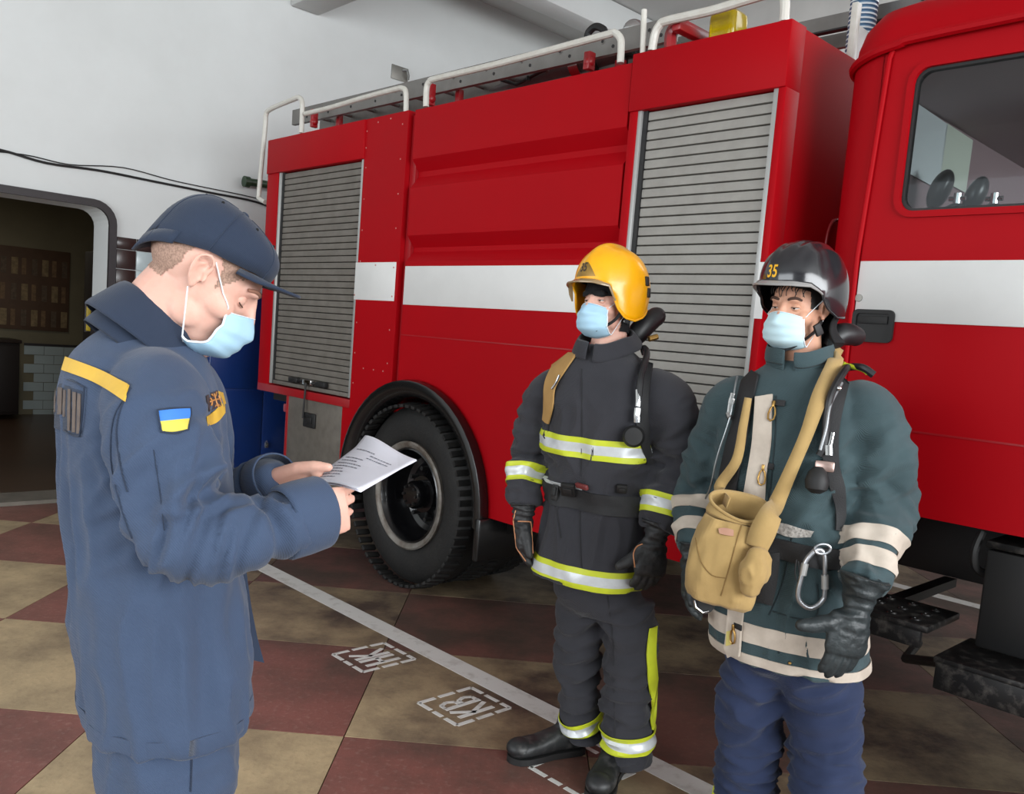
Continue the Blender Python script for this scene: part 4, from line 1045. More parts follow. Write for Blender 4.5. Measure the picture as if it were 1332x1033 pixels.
def chinstrap(hl, T, pts, r=.006):
    b = MB(); b.tube(smooth_path([T(p) for p in pts], 5), r, 8, flat=.35); return obj('chin_strap', b, M_web, parent=hl)
def boot(par, heel, toe, shaft_top, mb_, s=1.0, skin=None):
    heel = Vector(heel); toe = Vector(toe); d = (toe - heel); d.z = 0; L = d.length; d.normalize(); sd = Vector((d.y, -d.x, 0)); up = Vector((0, 0, 1)); R = []
    for (t, hw, h0, h) in ((-.04, .02, .02, .05), (-.01, .036, .02, .085), (.1, .041, .02, .11), (.3, .041, .02, .115), (.45, .043, .02, .10), (.62, .048, .02, .082), (.78, .052, .02, .078), (.9, .048, .02, .070), (.97, .036, .022, .055), (1.0, .02, .025, .04)):
        c = heel + d * (L * t); zc = (h0 + h) / 2; R.append(ring(c + up * zc, sd, up, hw * s, (h - h0) / 2 * s, 20, 2.6))
    b = MB().loft(R); an = heel + d * L * .2 + up * .07
    tubes(b, [an, an.lerp(Vector(shaft_top), .5), Vector(shaft_top)], [.05 * s, .055 * s, .062 * s])
    me = remesh(b, .006, 5, disp=lambda V, N: N * (pnoise(V * 30) * .0018)[:, None]); me.materials.append(mb_); o = link('boot', me, par)
    b = MB(); o2 = []
    for (t, hw) in ((-.05, .018), (-.03, .034), (.05, .043), (.25, .041), (.45, .040), (.62, .049), (.8, .053), (.92, .045), (.99, .026), (1.015, .01)): o2.append((t, hw))
    P2 = [heel + d * (L * t) + sd * hw * s for t, hw in o2] + [heel + d * (L * t) - sd * hw * s for t, hw in o2[::-1]]
    b.prism([(p.x, p.y) for p in P2], .001, .024, axis='z'); obj('sole', b, M_blk, parent=o)
    cap_ = MB(); cap_.ell(heel + d * L * .86 + up * .05, (.048, .052, .034), Matrix(((sd.x, d.x, 0), (sd.y, d.y, 0), (0, 0, 1))), n=20, k=12); obj('toe_cap', cap_, mb_, parent=o)
    return o
# ------------------------------------------------------------ the officer reading the sheet
Z = Vector((0, 0, 1))
def az(deg):      # unit vector: 0 = to the right of the photo, 90 = straight away
    return Vector((cos(radians(deg)), sin(radians(deg)), 0))
D = 1.5
F1 = az(33); R1 = Vector((F1.y, -F1.x, 0))
def Q(px, py, dd=0.0): return P(px, py, D + dd)
foot0 = Q(215, 700); foot0.z = 0
lm = person('person', 'man in slate-blue uniform and dark cap, head bowed, reading a white paper', 'person', foot0)
# torso
TR = [(428, 198, .074, .072), (444, 190, .105, .090), (462, 183, .145, .105), (486, 180, .178, .118), (530, 183, .202, .130), (600, 188, .200, .134), (660, 193, .197, .136), (720, 198, .196, .138), (790, 205, .198, .142), (860, 214, .197, .146), (900, 217, .193, .143), (928, 218, .188, .139)]
b = MB(); b.loft([ring(Q(cx_, py), R1, F1, a, bb, 36, 2.3) for py, cx_, a, bb in TR])
sh_n, el_n, fm_n, wr_n = Q(205, 530, -.165), Q(240, 694, -.245), Q(335, 690, -.22), Q(400, 671, -.165)
sh_f, el_f, wr_f = Q(240, 520, .15), Q(262, 665, .22), Q(354, 624, .055)
tubes(b, [Q(194, 492, -.075), Q(200, 508, -.12), sh_n, Q(213, 590, -.225), el_n], [.055, .072, .080, .077, .070], 24)
limb(b, [Q(222, 640, -.245), el_n, Q(262, 702, -.245)], [.066, .068, .062], 24)
tubes(b, [Q(232, 693, -.245), Q(265, 703, -.24), fm_n, wr_n], [.066, .066, .055, .046], 24)
limb(b, [Q(230, 490, .08), sh_f, Q(255, 580, .22), el_f], [.06, .075, .072, .062], 20)
limb(b, [el_f, Q(305, 645, .17), wr_f], [.060, .052, .044], 20)
fo = Folds()
fo.add(Q(183, 470), Q(215, 950), .30, (.002, .008, .007), 4, 12, 1)
fo.add(sh_n, el_n, .125, (.003, .007, .013), 18, 6, 2, 8)
fo.add(Q(225, 660, -.24), fm_n, .11, (.017, .012, .006), 24, 5, 3, 6)
fo.add(fm_n, wr_n, .09, (.008, .007, .003), 22, 6, 4)
fo.add(Q(120, 560, -.0), Q(170, 700, -.0), .2, (.0, .004, .0), 5, 12, 9)
fo.add(el_f, wr_f, .09, (.006, .005, .003), 26, 6, 5)
jk = remesh(b, .0065, 10, disp=fo, cut=lambda c: False)
jk.materials.append(M_navy); jo = link('jacket', jk, lm); jt = bvh(jk)
# collar
b = MB(); rings = []
for k_, (h, a, bb) in enumerate(((-.060, .094, .098), (-.012, .084, .084), (.012, .080, .080), (.030, .079, .078), (.037, .081, .081), (.032, .087, .088), (.010, .097, .098), (-.016, .107, .109), (-.032, .112, .115), (-.034, .108, .110))):
    base = Q(199, 432, .0)
    nrm = (Z * .82 + F1 * .50 + Vector((.0, .0, 0))).normalized(); fx = (F1 - nrm * F1.dot(nrm)).normalized(); rx = fx.cross(nrm)
    rr_ = []
    for i in range(41):
        t = radians(22 + 316 * i / 40); rr_.append(base + nrm * (h + .012 * cos(t) * -1) + fx * cos(t) * bb + rx * sin(t) * a)
    rings.append(rr_)
b.loft(rings, cap=False, closed_ring=False); cme = b.mesh('collar', M_navy_d, ang=70); co = link('collar', cme, lm); md = co.modifiers.new('s', 'SOLIDIFY'); md.thickness = .003; md2 = co.modifiers.new('b', 'SUBSURF'); md2.levels = md2.render_levels = 1
# cuffs
def cuff(par, tree, c, axis, r0, r1, L, m, nm='cuff', opening=None):
    axis = Vector(axis).normalized(); u = axis.cross(Z).normalized(); v = u.cross(axis); rs = []
    for (t, r) in ((0, r0), (.1, r0 + .004), (.5, (r0 + r1) / 2 + .003), (.95, r1), (1, r1 - .001)):
        rs.append([Vector(c) + axis * (L * t) + (u * cos(q_) * 1.0 + v * sin(q_) * 1.12) * (r + .0015 * sin(3 * q_)) for q_ in [2 * pi * k / 32 for k in range(32)]])
    b = MB(); b.loft(rs, cap=False); me = b.mesh(nm, m, ang=60); o = link(nm, me, par); md = o.modifiers.new('s', 'SOLIDIFY'); md.thickness = .003; md.offset = -1
    return o
ax_n = (wr_n - fm_n).normalized(); ax_f = (wr_f - Q(305, 645, .17)).normalized()
cuff(lm, None, wr_n - ax_n * .045, ax_n + Vector((0, .12, .0)), .049, .053, .074, M_navy)
cuff(lm, None, wr_f - ax_f * .04, ax_f, .042, .044, .055, M_navy)
# hem, placket flap hanging in front
ap = Q(314, 745, .03); 
strip('front_flap', jt, [[ap, Q(318, 790, .05), Q(323, 830, .06), Q(326, 858, .06)], [Q(320, 743, .035), Q(326, 788, .06), Q(334, 828, .07), Q(343, 862, .08)]], lm, M_navy_d, snap=False)
def hem(name, tree, c, ax, ay, rad, wd, par, m, **k): return band(name, tree, c, Z, ax, ay, rad, wd, par, m, **k)
hem('hem_band', jt, Q(217, 912), R1, F1, .26, .028, lm, [M_navy], off=.0015, th=.002)
# yellow yoke tape: back, and the piece on the chest
def cc_(c): c = Vector(c); return lambda p: Vector((c.x, c.y, p.z))
ctr = Q(183, 500)
def ringp(a_deg, py, rad=.30, c0=ctr): # point round the chest; 0 = front, 90 = his right
    a = radians(a_deg); h = Q(183, py); return Vector((ctr.x, ctr.y, h.z)) + (F1 * cos(a) + R1 * sin(a)) * rad
def chest(px, py, dd): return Q(px, py, dd)
def pixstrip(name, pts_top, pts_bot, tree, par, m, off=.002, th=.0012, n=14, nr=3, **k):
    """ribbon whose two edges pass over the surface along the given sight lines"""
    def cast(p):
        r = ray(*p).normalized(); h = tree.ray_cast(Vector((0, 0, EYE)), r); return h[0]
    def dense(pts):
        pp = smooth_path([(x, y, 0) for x, y in pts], 5); L = [0]
        for a, b_ in zip(pp, pp[1:]): L.append(L[-1] + (b_ - a).length)
        out = []
        for i in range(n + 1):
            t = L[-1] * i / n; j = max(0, min(len(L) - 2, int(np.searchsorted(L, t)) - 1)); f_ = (t - L[j]) / max(L[j + 1] - L[j], 1e-9); out.append(pp[j].lerp(pp[j + 1], f_))
        return out
    A = dense(pts_top); B = dense(pts_bot); rows = []
    fr = k.pop('fr', None) or [i / (nr - 1) for i in range(nr)]
    for f_ in fr:
        L_ = [];
        for a, b_ in zip(A, B):
            q_ = a.lerp(b_, f_); h = cast((q_.x, q_.y))
            L_.append(h)
        last = next((x for x in L_ if x is not None), None)
        for i in range(len(L_)):
            if L_[i] is None: L_[i] = last
            last = L_[i]
        rows.append(L_)
    return strip(name, tree, rows, par, m, off, th, nearest=True, **k)
M_ytape = mat('ochre_tape', (222, 178, 66), .6, noise=.3, nscale=40, rgb2=(190, 150, 60))
pixstrip('back_tape', [(82, 463), (110, 474), (140, 486), (169, 502)], [(77, 480), (105, 490), (135, 503), (162, 523)], jt, lm, [M_ytape], off=.005, th=.004, nr=5)
pixstrip('chest_tape', [(268, 542), (280, 533), (290, 519)], [(270, 555), (282, 549), (292, 537)], jt, lm, [M_ytape])
pixstrip('chest_tape', [(283, 509), (289, 511)], [(286, 527), (293, 525)], jt, lm, [M_ytape], n=4)
cp = pixstrip('chest_patch', [(267, 515), (282, 508)], [(271, 535), (287, 528)], jt, lm, [mat('patch_brown', (66, 54, 56), .8)], n=6)
def pix_lines(name, polys, tree, par, m, r=.0009, off=.0035):
    for pl in polys:
        pts = []
        for p in smooth_path([(x, y, 0) for x, y in pl], 4):
            h = tree.ray_cast(Vector((0, 0, EYE)), ray(p.x, p.y).normalized())
            if h[0] is not None: pts.append(h[0] + h[1] * off)
        if len(pts) > 1: obj(name, MB().tube(pts, r, 6), m, parent=par)
pix_lines('emblem', [[(276, 513), (278, 521), (281, 530)], [(271, 523), (277, 521), (284, 519)], [(273, 514), (277, 517), (279, 511)], [(276, 531), (280, 527), (284, 529)], [(271, 519), (273, 523), (272, 527)], [(282, 515), (283, 519), (285, 523)]], jt, cp, mat('gold_thread', (190, 130, 70), .6), .0014)
# sleeve flag
fl = link('sleeve_flag', None, parent=lm)
pixstrip('flag_blue', [(206, 536), (226, 533), (246, 532)], [(208, 549), (227, 547), (246, 546)], jt, fl, [mat('flag_blue', (62, 124, 206), .7)], n=10, off=.003)
pixstrip('flag_yellow', [(208, 549), (227, 547), (246, 546)], [(211, 562), (227, 562), (243, 559)], jt, fl, [mat('flag_yellow', (214, 198, 84), .7)], n=10, off=.003)
pix_lines('stitching', [[(206, 535), (226, 532), (246, 531)], [(206, 535), (208, 549), (211, 563)], [(246, 531), (247, 546), (244, 560)], [(211, 563), (227, 564), (244, 560)]], jt, fl, M_navy_d, .0012)
# back label with worn lettering
bl_ = link('back_label', None, parent=lm)
pixstrip('label_panel', [(68, 498), (76, 498), (90, 503), (110, 510)], [(67, 556), (76, 558), (90, 563), (104, 569)], jt, bl_, [M_navy_d], n=8, nr=5, off=.002)
for k_, (xa, xb, yt, yb_) in enumerate(((71, 75, 502, 536), (78, 83, 504, 539), (85, 88, 507, 542), (91, 94, 506, 560), (97, 101, 510, 562), (103, 107, 512, 564))):
    pixstrip('lettering', [(xa, yt), (xb, yt + 1)], [(xa - 1, yb_), (xb - 1, yb_)], jt, bl_, [mat('worn_brown_print', (106, 92, 82), .8, noise=.5, nscale=60, rgb2=(70, 66, 70))], n=3, off=.0035)
pix_lines('stitching', [[(90, 494), (100, 498), (112, 505)], [(112, 505), (110, 540), (106, 568)], [(106, 568), (96, 566), (86, 560)]], jt, bl_, M_navy_d, .0012)
pix_lines('seam', [[(170, 505), (158, 530), (152, 560), (156, 600), (166, 640)], [(165, 515), (148, 545), (145, 600), (158, 660), (172, 700)]], jt, jo, M_navy_d, .001, .001)
pix_lines('seam', [[(200, 585), (208, 640), (214, 690)]], jt, jo, M_navy_d, .0006, .0005)
# trousers and boots
b = MB(); hipc = Q(215, 905)
b.loft([ring(Q(216, py), R1, F1, a, bb, 32, 2.2) for py, a, bb in ((860, .15, .11), (900, .168, .118), (950, .172, .122), (1000, .168, .12), (1020, .15, .11))])
fn = Vector((foot0.x, foot0.y, 0)) + R1 * .12 - F1 * .03; ff = Vector((foot0.x, foot0.y, 0)) - R1 * .11 + F1 * .04
hz = hipc.z
for s, ft in ((1, fn), (-1, ff)):
    hp = hipc + R1 * s * .088; hp.z = hz - .06
    tubes(b, [hp, hp.lerp(ft, .25), Vector((ft.x, ft.y, .50)), Vector((ft.x, ft.y, .25)), Vector((ft.x, ft.y, .07))], [.095, .094, .078, .074, .078], 24)
ft_ = Folds().add(hipc, foot0, .3, (.004, .005, .008), 6, 12, 6).add(hipc, foot0, .35, (.003, .004, .006), 14, 6, 7)
tm = remesh(b, .008, 8, disp=ft_); tm.materials.append(M_navy); to_ = link('trousers', tm, lm); tt = bvh(tm)
pix_lines('side_seam', [[(250, 940), (249, 980), (247, 1030)]], tt, to_, M_navy_d, .0012)
pix_lines('pocket_edge', [[(262, 938), (257, 946), (250, 952)]], tt, to_, M_navy_d, .0018)
for s, ft in ((1, fn), (-1, ff)): boot(lm, ft - F1 * .07, ft + F1 * .2 , ft + Z * .2, mat('black_boot', (24, 24, 25), .45, noise=.5, nscale=18, rgb2=(62, 60, 58)))
# body
HM = frame(az(15) * cos(radians(35)) - Z * sin(radians(35))); HO = Q(270, 356, -.01)
b = MB(); T1 = head_parts(b, HM, HO)
tubes(b, [Q(200, 470, .0), Q(203, 430, .0), Q(226, 398, .0), Q(252, 368, -.0)], [.085, .074, .074, .069], 24)
b.loft([ring(Q(cx_, py), R1, F1, a * .76, bb * .76, 24) for py, cx_, a, bb in TR[2:-1]])
tubes(b, [Q(197, 515, -.08), Q(205, 550, -.15), Q(214, 600, -.215), el_n, Q(262, 702, -.24), fm_n, Q(384, 670, -.165)], [.045, .048, .042, .032, .030, .030, .027])
tubes(b, [Q(225, 520, .08), sh_f, Q(255, 580, .22), el_f, Q(305, 645, .17), wr_f], [.045, .045, .04, .034, .032, .027])
for s, ft in ((1, fn), (-1, ff)):
    hp = hipc + R1 * s * .088; hp.z = hz - .02; tubes(b, [hp, hp.lerp(ft, .45), Vector((ft.x, ft.y, .25)), Vector((ft.x, ft.y, .05))], [.07, .055, .045, .036]); limb(b, [ft + Z * .05 - F1 * .04, ft + Z * .045 + F1 * .15], [.03, .025])
hand(b, Q(378, 678, -.165), (.86, .46, .20), (.36, -.93, .05), side=-1, s=.94, curls=[(20, 26, 14), (34, 84, 48), (44, 86, 48), (54, 82, 46)], thumb=(-.1, .74, -.66), tcurl=-5)
hand(b, wr_f + Vector((.002, -.004, -.002)), (.95, -.12, .03), (-.05, .80, .58), side=1, curls=[(42, 40, 22), (58, 50, 30), (66, 52, 30), (72, 52, 30)], thumb=(.42, .90, .05), tcurl=14)
bd = remesh(b, .0034, 5, disp=lambda V, N: head_disp(V, N, HM, HO)); bd.materials.append(M_skin); bo = link('body', bd, lm); bt = bvh(bd)
eyes(lm, HM, HO + HM @ Vector((0, -.002, 0)), M_skin, half=-1.5, brow=mat('light_brown_brow', (140, 98, 80), .8))
facemask(lm, HM, HO, bt, low=-.113)
pix = T1((.06, .055, -.075))
# cropped hair: thin shell over the back and sides of the head
def hairshell(par, me, M, o, test, m, off=.0015, nm='hair'):
    Mi = M.inverted(); bm = bmesh.new(); bm.from_mesh(me); bm.normal_update()
    kill = [v for v in bm.verts if not test(Mi @ (v.co - Vector(o)))]
    nr_ = {v: v.normal.copy() for v in bm.verts}
    for v in bm.verts: v.co += nr_[v] * off * (1 + .4 * math.sin(v.co.x * 900) * math.sin(v.co.z * 800))
    bmesh.ops.delete(bm, geom=kill, context='VERTS'); me2 = bpy.data.meshes.new(nm); bm.to_mesh(me2); bm.free(); me2.materials.append(m); me2.polygons.foreach_set('use_smooth', [True] * len(me2.polygons)); return link(nm, me2, par)
M_hair = mat('cropped_brown_hair', (140, 112, 96), .8, noise=.7, nscale=300, rgb2=(186, 150, 132), thresh=(.4, .6))
def hr(p):
    e = .004 * float(pnoise([[p.x * 120, p.y * 120, p.z * 120]])[0])
    ear = (p.y + .006) ** 2 / .03 ** 2 + (p.z + .002) ** 2 / .04 ** 2 < 1 and abs(p.x) > .066
    zl = float(np.interp(p.y, [-.11, -.05, -.03, .015, .03, .05, .08], [-.055, -.05, .0, .0, -.012, .022, .05]))
    return p.z + e > zl and not ear and p.z < float(np.interp(p.y, [-.11, -.03, .05], [-.01, .06, .08]))
hairshell(lm, bd, HM, HO, hr, M_hair, .0012)
# cap
def cap(par, M, o):
    T = lambda p: Vector(o) + M @ Vector(p); cp_ = link('cap', None, parent=par); nphi = 60; R = []
    def lowz(ph): d = math.degrees(abs((ph + pi) % (2 * pi) - pi)); return float(np.interp(d, [0, 40, 90, 140, 180], [.052, .053, .034, -.004, -.042]))
    for j in range(19):
        t = max(j / 18, .002); row = []
        for i in range(nphi):
            ph = 2 * pi * i / nphi; th = t * pi / 2; z0 = lowz(ph); top = .121 - .010 * max(0, cos(ph)) * sin(th)
            z = z0 + (top - z0) * max(cos(th), 0) ** .5; r = sin(th) ** .76; sx_, sy_ = .088, .102
            y = cos(ph) * sy_ * r - .013; x = sin(ph) * sx_ * r
            w_ = 1 + .012 * float(pnoise([[x * 30, y * 30, z * 30]])[0])
            row.append(T((x * w_, y * w_, z)))
        R.append(row)
    b = MB(); b.loft(R, cap=False); b.f.append(tuple(range(nphi))); b.m.append(0); me = b.mesh('crown', M_navy_d, ang=80); c_ = link('crown', me, cp_); md = c_.modifiers.new('s', 'SOLIDIFY'); md.thickness = .003
    tr = bvh(me)
    for a_ in (90, 150, 210, 270, 30, 330):
        ph = radians(a_); pts = [R[j][int(round(a_ / 6)) % 60] for j in range(1, 19)]; obj('seam', MB().tube([p + (p - T((0, 0, .03))).normalized() * .0004 for p in pts], .0008, 6), M_navy_d, parent=c_)
        p = R[7][(int(round(a_ / 6)) + 5) % 60]; obj('eyelet', MB().ell(p, (.0028, .0028, .0028), n=8, k=6), M_black, parent=c_)
    obj('button', MB().ell(T((0, -.013, .121)), (.007, .007, .004), M, n=12, k=8), M_navy_d, parent=c_)
    rows = []
    for j in range(8):
        e = j / 7; row = []
        for i in range(21):
            u = -1 + 2 * i / 20; ph = u * radians(58); bx, by = sin(ph) * .087, cos(ph) * .100 - .013
            base = Vector((bx, by, lowz(ph) - .002)); L_ = .055 * max(0, 1 - abs(u) ** 2.6) ** .55
            row.append(T(base + Vector((u * .012 * e, L_ * e, +.022 * e - .030 * abs(u) ** 2 * e))))
        rows.append(row)
    b = MB(); b.loft(rows, cap=False, closed_ring=False); me = b.mesh('brim', M_navy_d, ang=80); o2 = link('brim', me, cp_); md = o2.modifiers.new('s', 'SOLIDIFY'); md.thickness = .0045
    # back strap and opening
    R2 = [[T((sin(ph) * .0895, cos(ph) * .1025 - .013, lowz(ph) + dz)) for ph in [radians(a_) for a_ in range(120, 241, 8)]] for dz in (-.004, .02)]
    b = MB(); b.loft(R2, cap=False, closed_ring=False); o3 = link('back_strap', b.mesh('back_strap', M_navy_d), cp_); md = o3.modifiers.new('s', 'SOLIDIFY'); md.thickness = .004
    R3 = [[T((sin(ph) * .0885 * sq, cos(ph) * .102 * sq - .013, lowz(ph) + dz)) for ph in [radians(a_) for a_ in range(148, 213, 8)]] for dz, sq in ((.02, 1), (.035, .985), (.047, .955))]
    b = MB(); b.loft(R3, cap=False, closed_ring=False); link('back_opening', b.mesh('back_opening', M_black), cp_)
    return cp_
cap(lm, HM, HO + HM @ Vector((0, .000, -.003)))
# the sheets of paper
A_, B_, C_, D_ = P(395, 632, 1.50), P(478, 574, 1.72), P(542, 598, 1.56), P(468, 637, 1.335)
M_paper = mat('white_paper', (226, 226, 236), .7); M_ink = mat('grey_ink', (120, 120, 132), .8)
def sheet(off, lab, tw=0):
    n1, n2 = 16, 16; V = []; nrm = (B_ - A_).cross(D_ - A_).normalized(); nrm = nrm if nrm.z > 0 else -nrm
    def pt(u, v):
        p = A_.lerp(D_, u).lerp(B_.lerp(C_, u), v); return p + nrm * (.010 * sin(pi * u) * (1 - .4 * v) + .006 * sin(u * 5 + 1) * v + .008 * max(0, v - .8) / .2 * (1 - u) + off + tw * v * u)
    for i in range(n1 + 1):
        for j in range(n2 + 1): V.append(pt(i / n1, j / n2))
    F = [(i * (n2 + 1) + j, i * (n2 + 1) + j + 1, (i + 1) * (n2 + 1) + j + 1, (i + 1) * (n2 + 1) + j) for i in range(n1) for j in range(n2)]
    return V, F, pt, nrm
V, F, pt, nrm = sheet(0, '')
pp_ = thing('paper_sheet', 'white printed sheet of paper held open in the hands of the man in the cap', 'paper', Matrix.Translation(D_))
_ROOT[pp_.name] = Matrix.Translation(-D_)
so = link('sheet', MB().add(V, F).mesh('sheet', M_paper), pp_); md = so.modifiers.new('s', 'SOLIDIFY'); md.thickness = .0008
V2, F2, pt2, _ = sheet(-.004, '', .006)
pp2 = thing('paper_sheet', 'second white sheet lying directly beneath the printed sheet the man in the cap reads', 'paper', Matrix.Translation(C_)); _ROOT[pp2.name] = Matrix.Translation(-C_)
so = link('sheet', MB().add(V2, F2).mesh('sheet', M_paper), pp2); md = so.modifiers.new('s', 'SOLIDIFY'); md.thickness = .0008
random.seed(5)
for i in range(11):
    v = .13 + i * .062; u0 = .10 if i not in (8, 9) else .45; u1 = u0 + random.uniform(.25, .42) if i < 7 else min(.9, u0 + .35)
    u = u0
    while u < u1:
        du = random.uniform(.02, .06); pts = [pt(u + du * k / 3, v) + nrm * .0006 for k in range(4)]; pts2 = [pt(u + du * k / 3, v + .016) + nrm * .0006 for k in range(4)]
        b = MB(); b.loft([pts, pts2], cap=False, closed_ring=False); obj('text_line', b, M_ink, parent=pp_); u += du + .012
# ------------------------------------------------------------ firefighter with the yellow helmet
def firefighter(cfg):
    D = cfg['D']; F1 = az(cfg['az']); R1 = Vector((F1.y, -F1.x, 0)); Q = lambda px, py, dd=0.0: P(px, py, D + dd)
    g = {'Q': Q, 'F': F1, 'R': R1}
    c0 = cfg['feet']; p_ = person('person', cfg['label'], 'person', (c0[0], c0[1], 0), None); g['p'] = p_
    # jacket
    b = MB(); b.loft([ring(Q(cx_, py), R1, F1, a, bb, 40, 2.35) for py, cx_, a, bb in cfg['torso']])
    for key in ('armR', 'armL'):
        A = cfg[key]; pts = [Q(*x[:3]) for x in A]; tubes(b, pts, [x[3] for x in A], 24); g[key] = pts
        if len(A) > 3: b.ell(pts[3] + F1 * -.01, (A[3][3] * .98,) * 3)
    fo = Folds(); T_ = cfg['torso']; top, bot = Q(T_[3][1], T_[3][0]), Q(T_[-1][1], T_[-1][0] + 20); wa = Q(cfg['waist'][0], cfg['waist'][1])
    fo.add(top, wa, .34, (.002, .007, .012), 7, 9, cfg['seed'], 4); fo.add(wa, bot, .36, (.012, .006, .005), 3, 12, cfg['seed'] + 1)
    for key, sd in (('armR', 3), ('armL', 5)):
        pts = g[key]; n = len(pts)
        fo.add(pts[1], pts[3], .15, (.004, .007, .014), 16, 6, cfg['seed'] + sd, 7); fo.add(pts[3], pts[-1], .13, (.014, .009, .004), 20, 6, cfg['seed'] + sd + 1, 5)
    jm = remesh(b, .0075, 9, disp=fo); jm.materials.append(cfg['jm']); jo = link('jacket', jm, p_); jt = bvh(jm); g['jt'] = jt; g['jo'] = jo
    # trousers
    b = MB(); b.loft([ring(Q(cx_, py), R1, F1, a, bb, 32, 2.2) for py, cx_, a, bb in cfg['pelvis']])
    fo = Folds()
    for key in ('legR', 'legL'):
        A = cfg[key]; pts = [Q(*x[:3]) for x in A]; tubes(b, pts, [x[3] for x in A], 26); g[key] = pts
        fo.add(pts[0], pts[len(pts) // 2], .16, (.008, .010, .015), 14, 5, cfg['seed'] + 8 + (key == 'legL'), 6); fo.add(pts[len(pts) // 2], pts[-1], .14, (.015, .011, .014), 24, 5, cfg['seed'] + 10 + (key == 'legL'), 4)
    tm = remesh(b, .0085, 7, disp=fo); tm.materials.append(cfg['tm']); to_ = link('trousers', tm, p_); g['tt'] = bvh(tm); g['to'] = to_
    for h, t_, sh in cfg['boots']: boot(p_, h, t_, sh, cfg['bm'])
    # body under the clothes, with the head and hands
    HM = frame(az(cfg['haz']) * cos(radians(cfg['hp'])) - Z * sin(radians(cfg['hp'])), (CR * sin(radians(cfg.get('hr', 0))) + Z)); HO = Q(*cfg['head'])
    b = MB(); head_parts(b, HM, HO, fat=cfg.get('fat', 0))
    nb = Q(T_[1][1], T_[1][0] + 12); nk = HO + HM @ Vector((0, -.02, -.07)); tubes(b, [nb, nb.lerp(nk, .5), nk], [.078, .062, .058])
    b.loft([ring(Q(cx_, py), R1, F1, a * .74, bb * .74, 24) for py, cx_, a, bb in cfg['torso'][1:-1]])
    for key in ('armR', 'armL'): A = cfg[key]; tubes(b, g[key] + [Vector(cfg['h' + key[-1]]['o'])], [x[3] * .48 for x in A] + [.026])
    for key in ('legR', 'legL'): A = cfg[key]; tubes(b, g[key], [x[3] * .5 for x in A])
    for h, t_, sh in cfg['boots']: h = Vector(h); t_ = Vector(t_); limb(b, [h.lerp(t_, .2) + Z * .06, h.lerp(t_, .7) + Z * .05], [.032, .028]); tubes(b, [h.lerp(t_, .2) + Z * .06, Vector(sh) + Z * .05], [.034, .045])
    for k_ in 'RL': hc = cfg['h' + k_]; hand(b, hc['o'], hc['y'], hc['z'], side=hc['side'], curl=hc['curl'], thumb=hc['thumb'], tcurl=hc.get('tc', 12), fat=.8, s=hc.get('s', 1.0))
    bm_ = remesh(b, .0042, 4, disp=lambda V, N: head_disp(V, N, HM, HO)); bm_.materials.append(cfg['skin']); link('body', bm_, p_); bt = bvh(bm_); g['bt'] = bt
    g['HM'], g['HO'] = HM, HO
    eyes(p_, HM, HO, cfg['skin'], half=.2)
    facemask(p_, HM, HO, bt, wide=1.03, mm=cfg.get('mm'))
    # gloves
    for k_ in 'RL':
        hc = cfg['h' + k_]; b = MB(); o = Vector(hc['o']); y = Vector(hc['y']).normalized()
        T = hand(b, o, hc['y'], hc['z'], side=hc['side'], curl=hc['curl'], thumb=hc['thumb'], tcurl=hc.get('tc', 12), fat=hc.get('fat', 1.45), s=hc.get('s', 1.0) * 1.05)
        wv = hc['cuff']; tubes(b, [o + y * .02, o - y * .03, o - y * .06, o - y * wv[0]], [.036, .040, .05, wv[1]])
        gm = remesh(b, .0045, 4, disp=Folds().add(o - y * wv[0], o + y * .03, .09, (.005, .006, .003), 32, 8, cfg['seed'] + 20).add(o, o + y * .1, .07, (.0015, .002, .001), 30, 20, cfg['seed'] + 21)); gm.materials.append(cfg['gm']); go = link('glove', gm, p_); g['g' + k_] = bvh(gm); g['go' + k_] = go; g['gT' + k_] = T
    return g
def hoop_on(name, g, tree, key, i, t, rad, wd, mats, prof, off=.004, tilt=(0, 0, 0), par=None, **k):
    a, b_ = g[key][i], g[key][i + 1]; c = a.lerp(b_, t); ax_ = (b_ - a).normalized() + Vector(tilt); ax_.normalize(); u = ax_.cross(g['F']).normalized(); v = u.cross(ax_)
    return band(name, tree, c, ax_, u, v, rad, wd, par or g['p'], mats, prof=prof, off=off, **k)
LIME = [M_hiviz, M_silver]
def wr(px, py, d): return P(px, py, d)

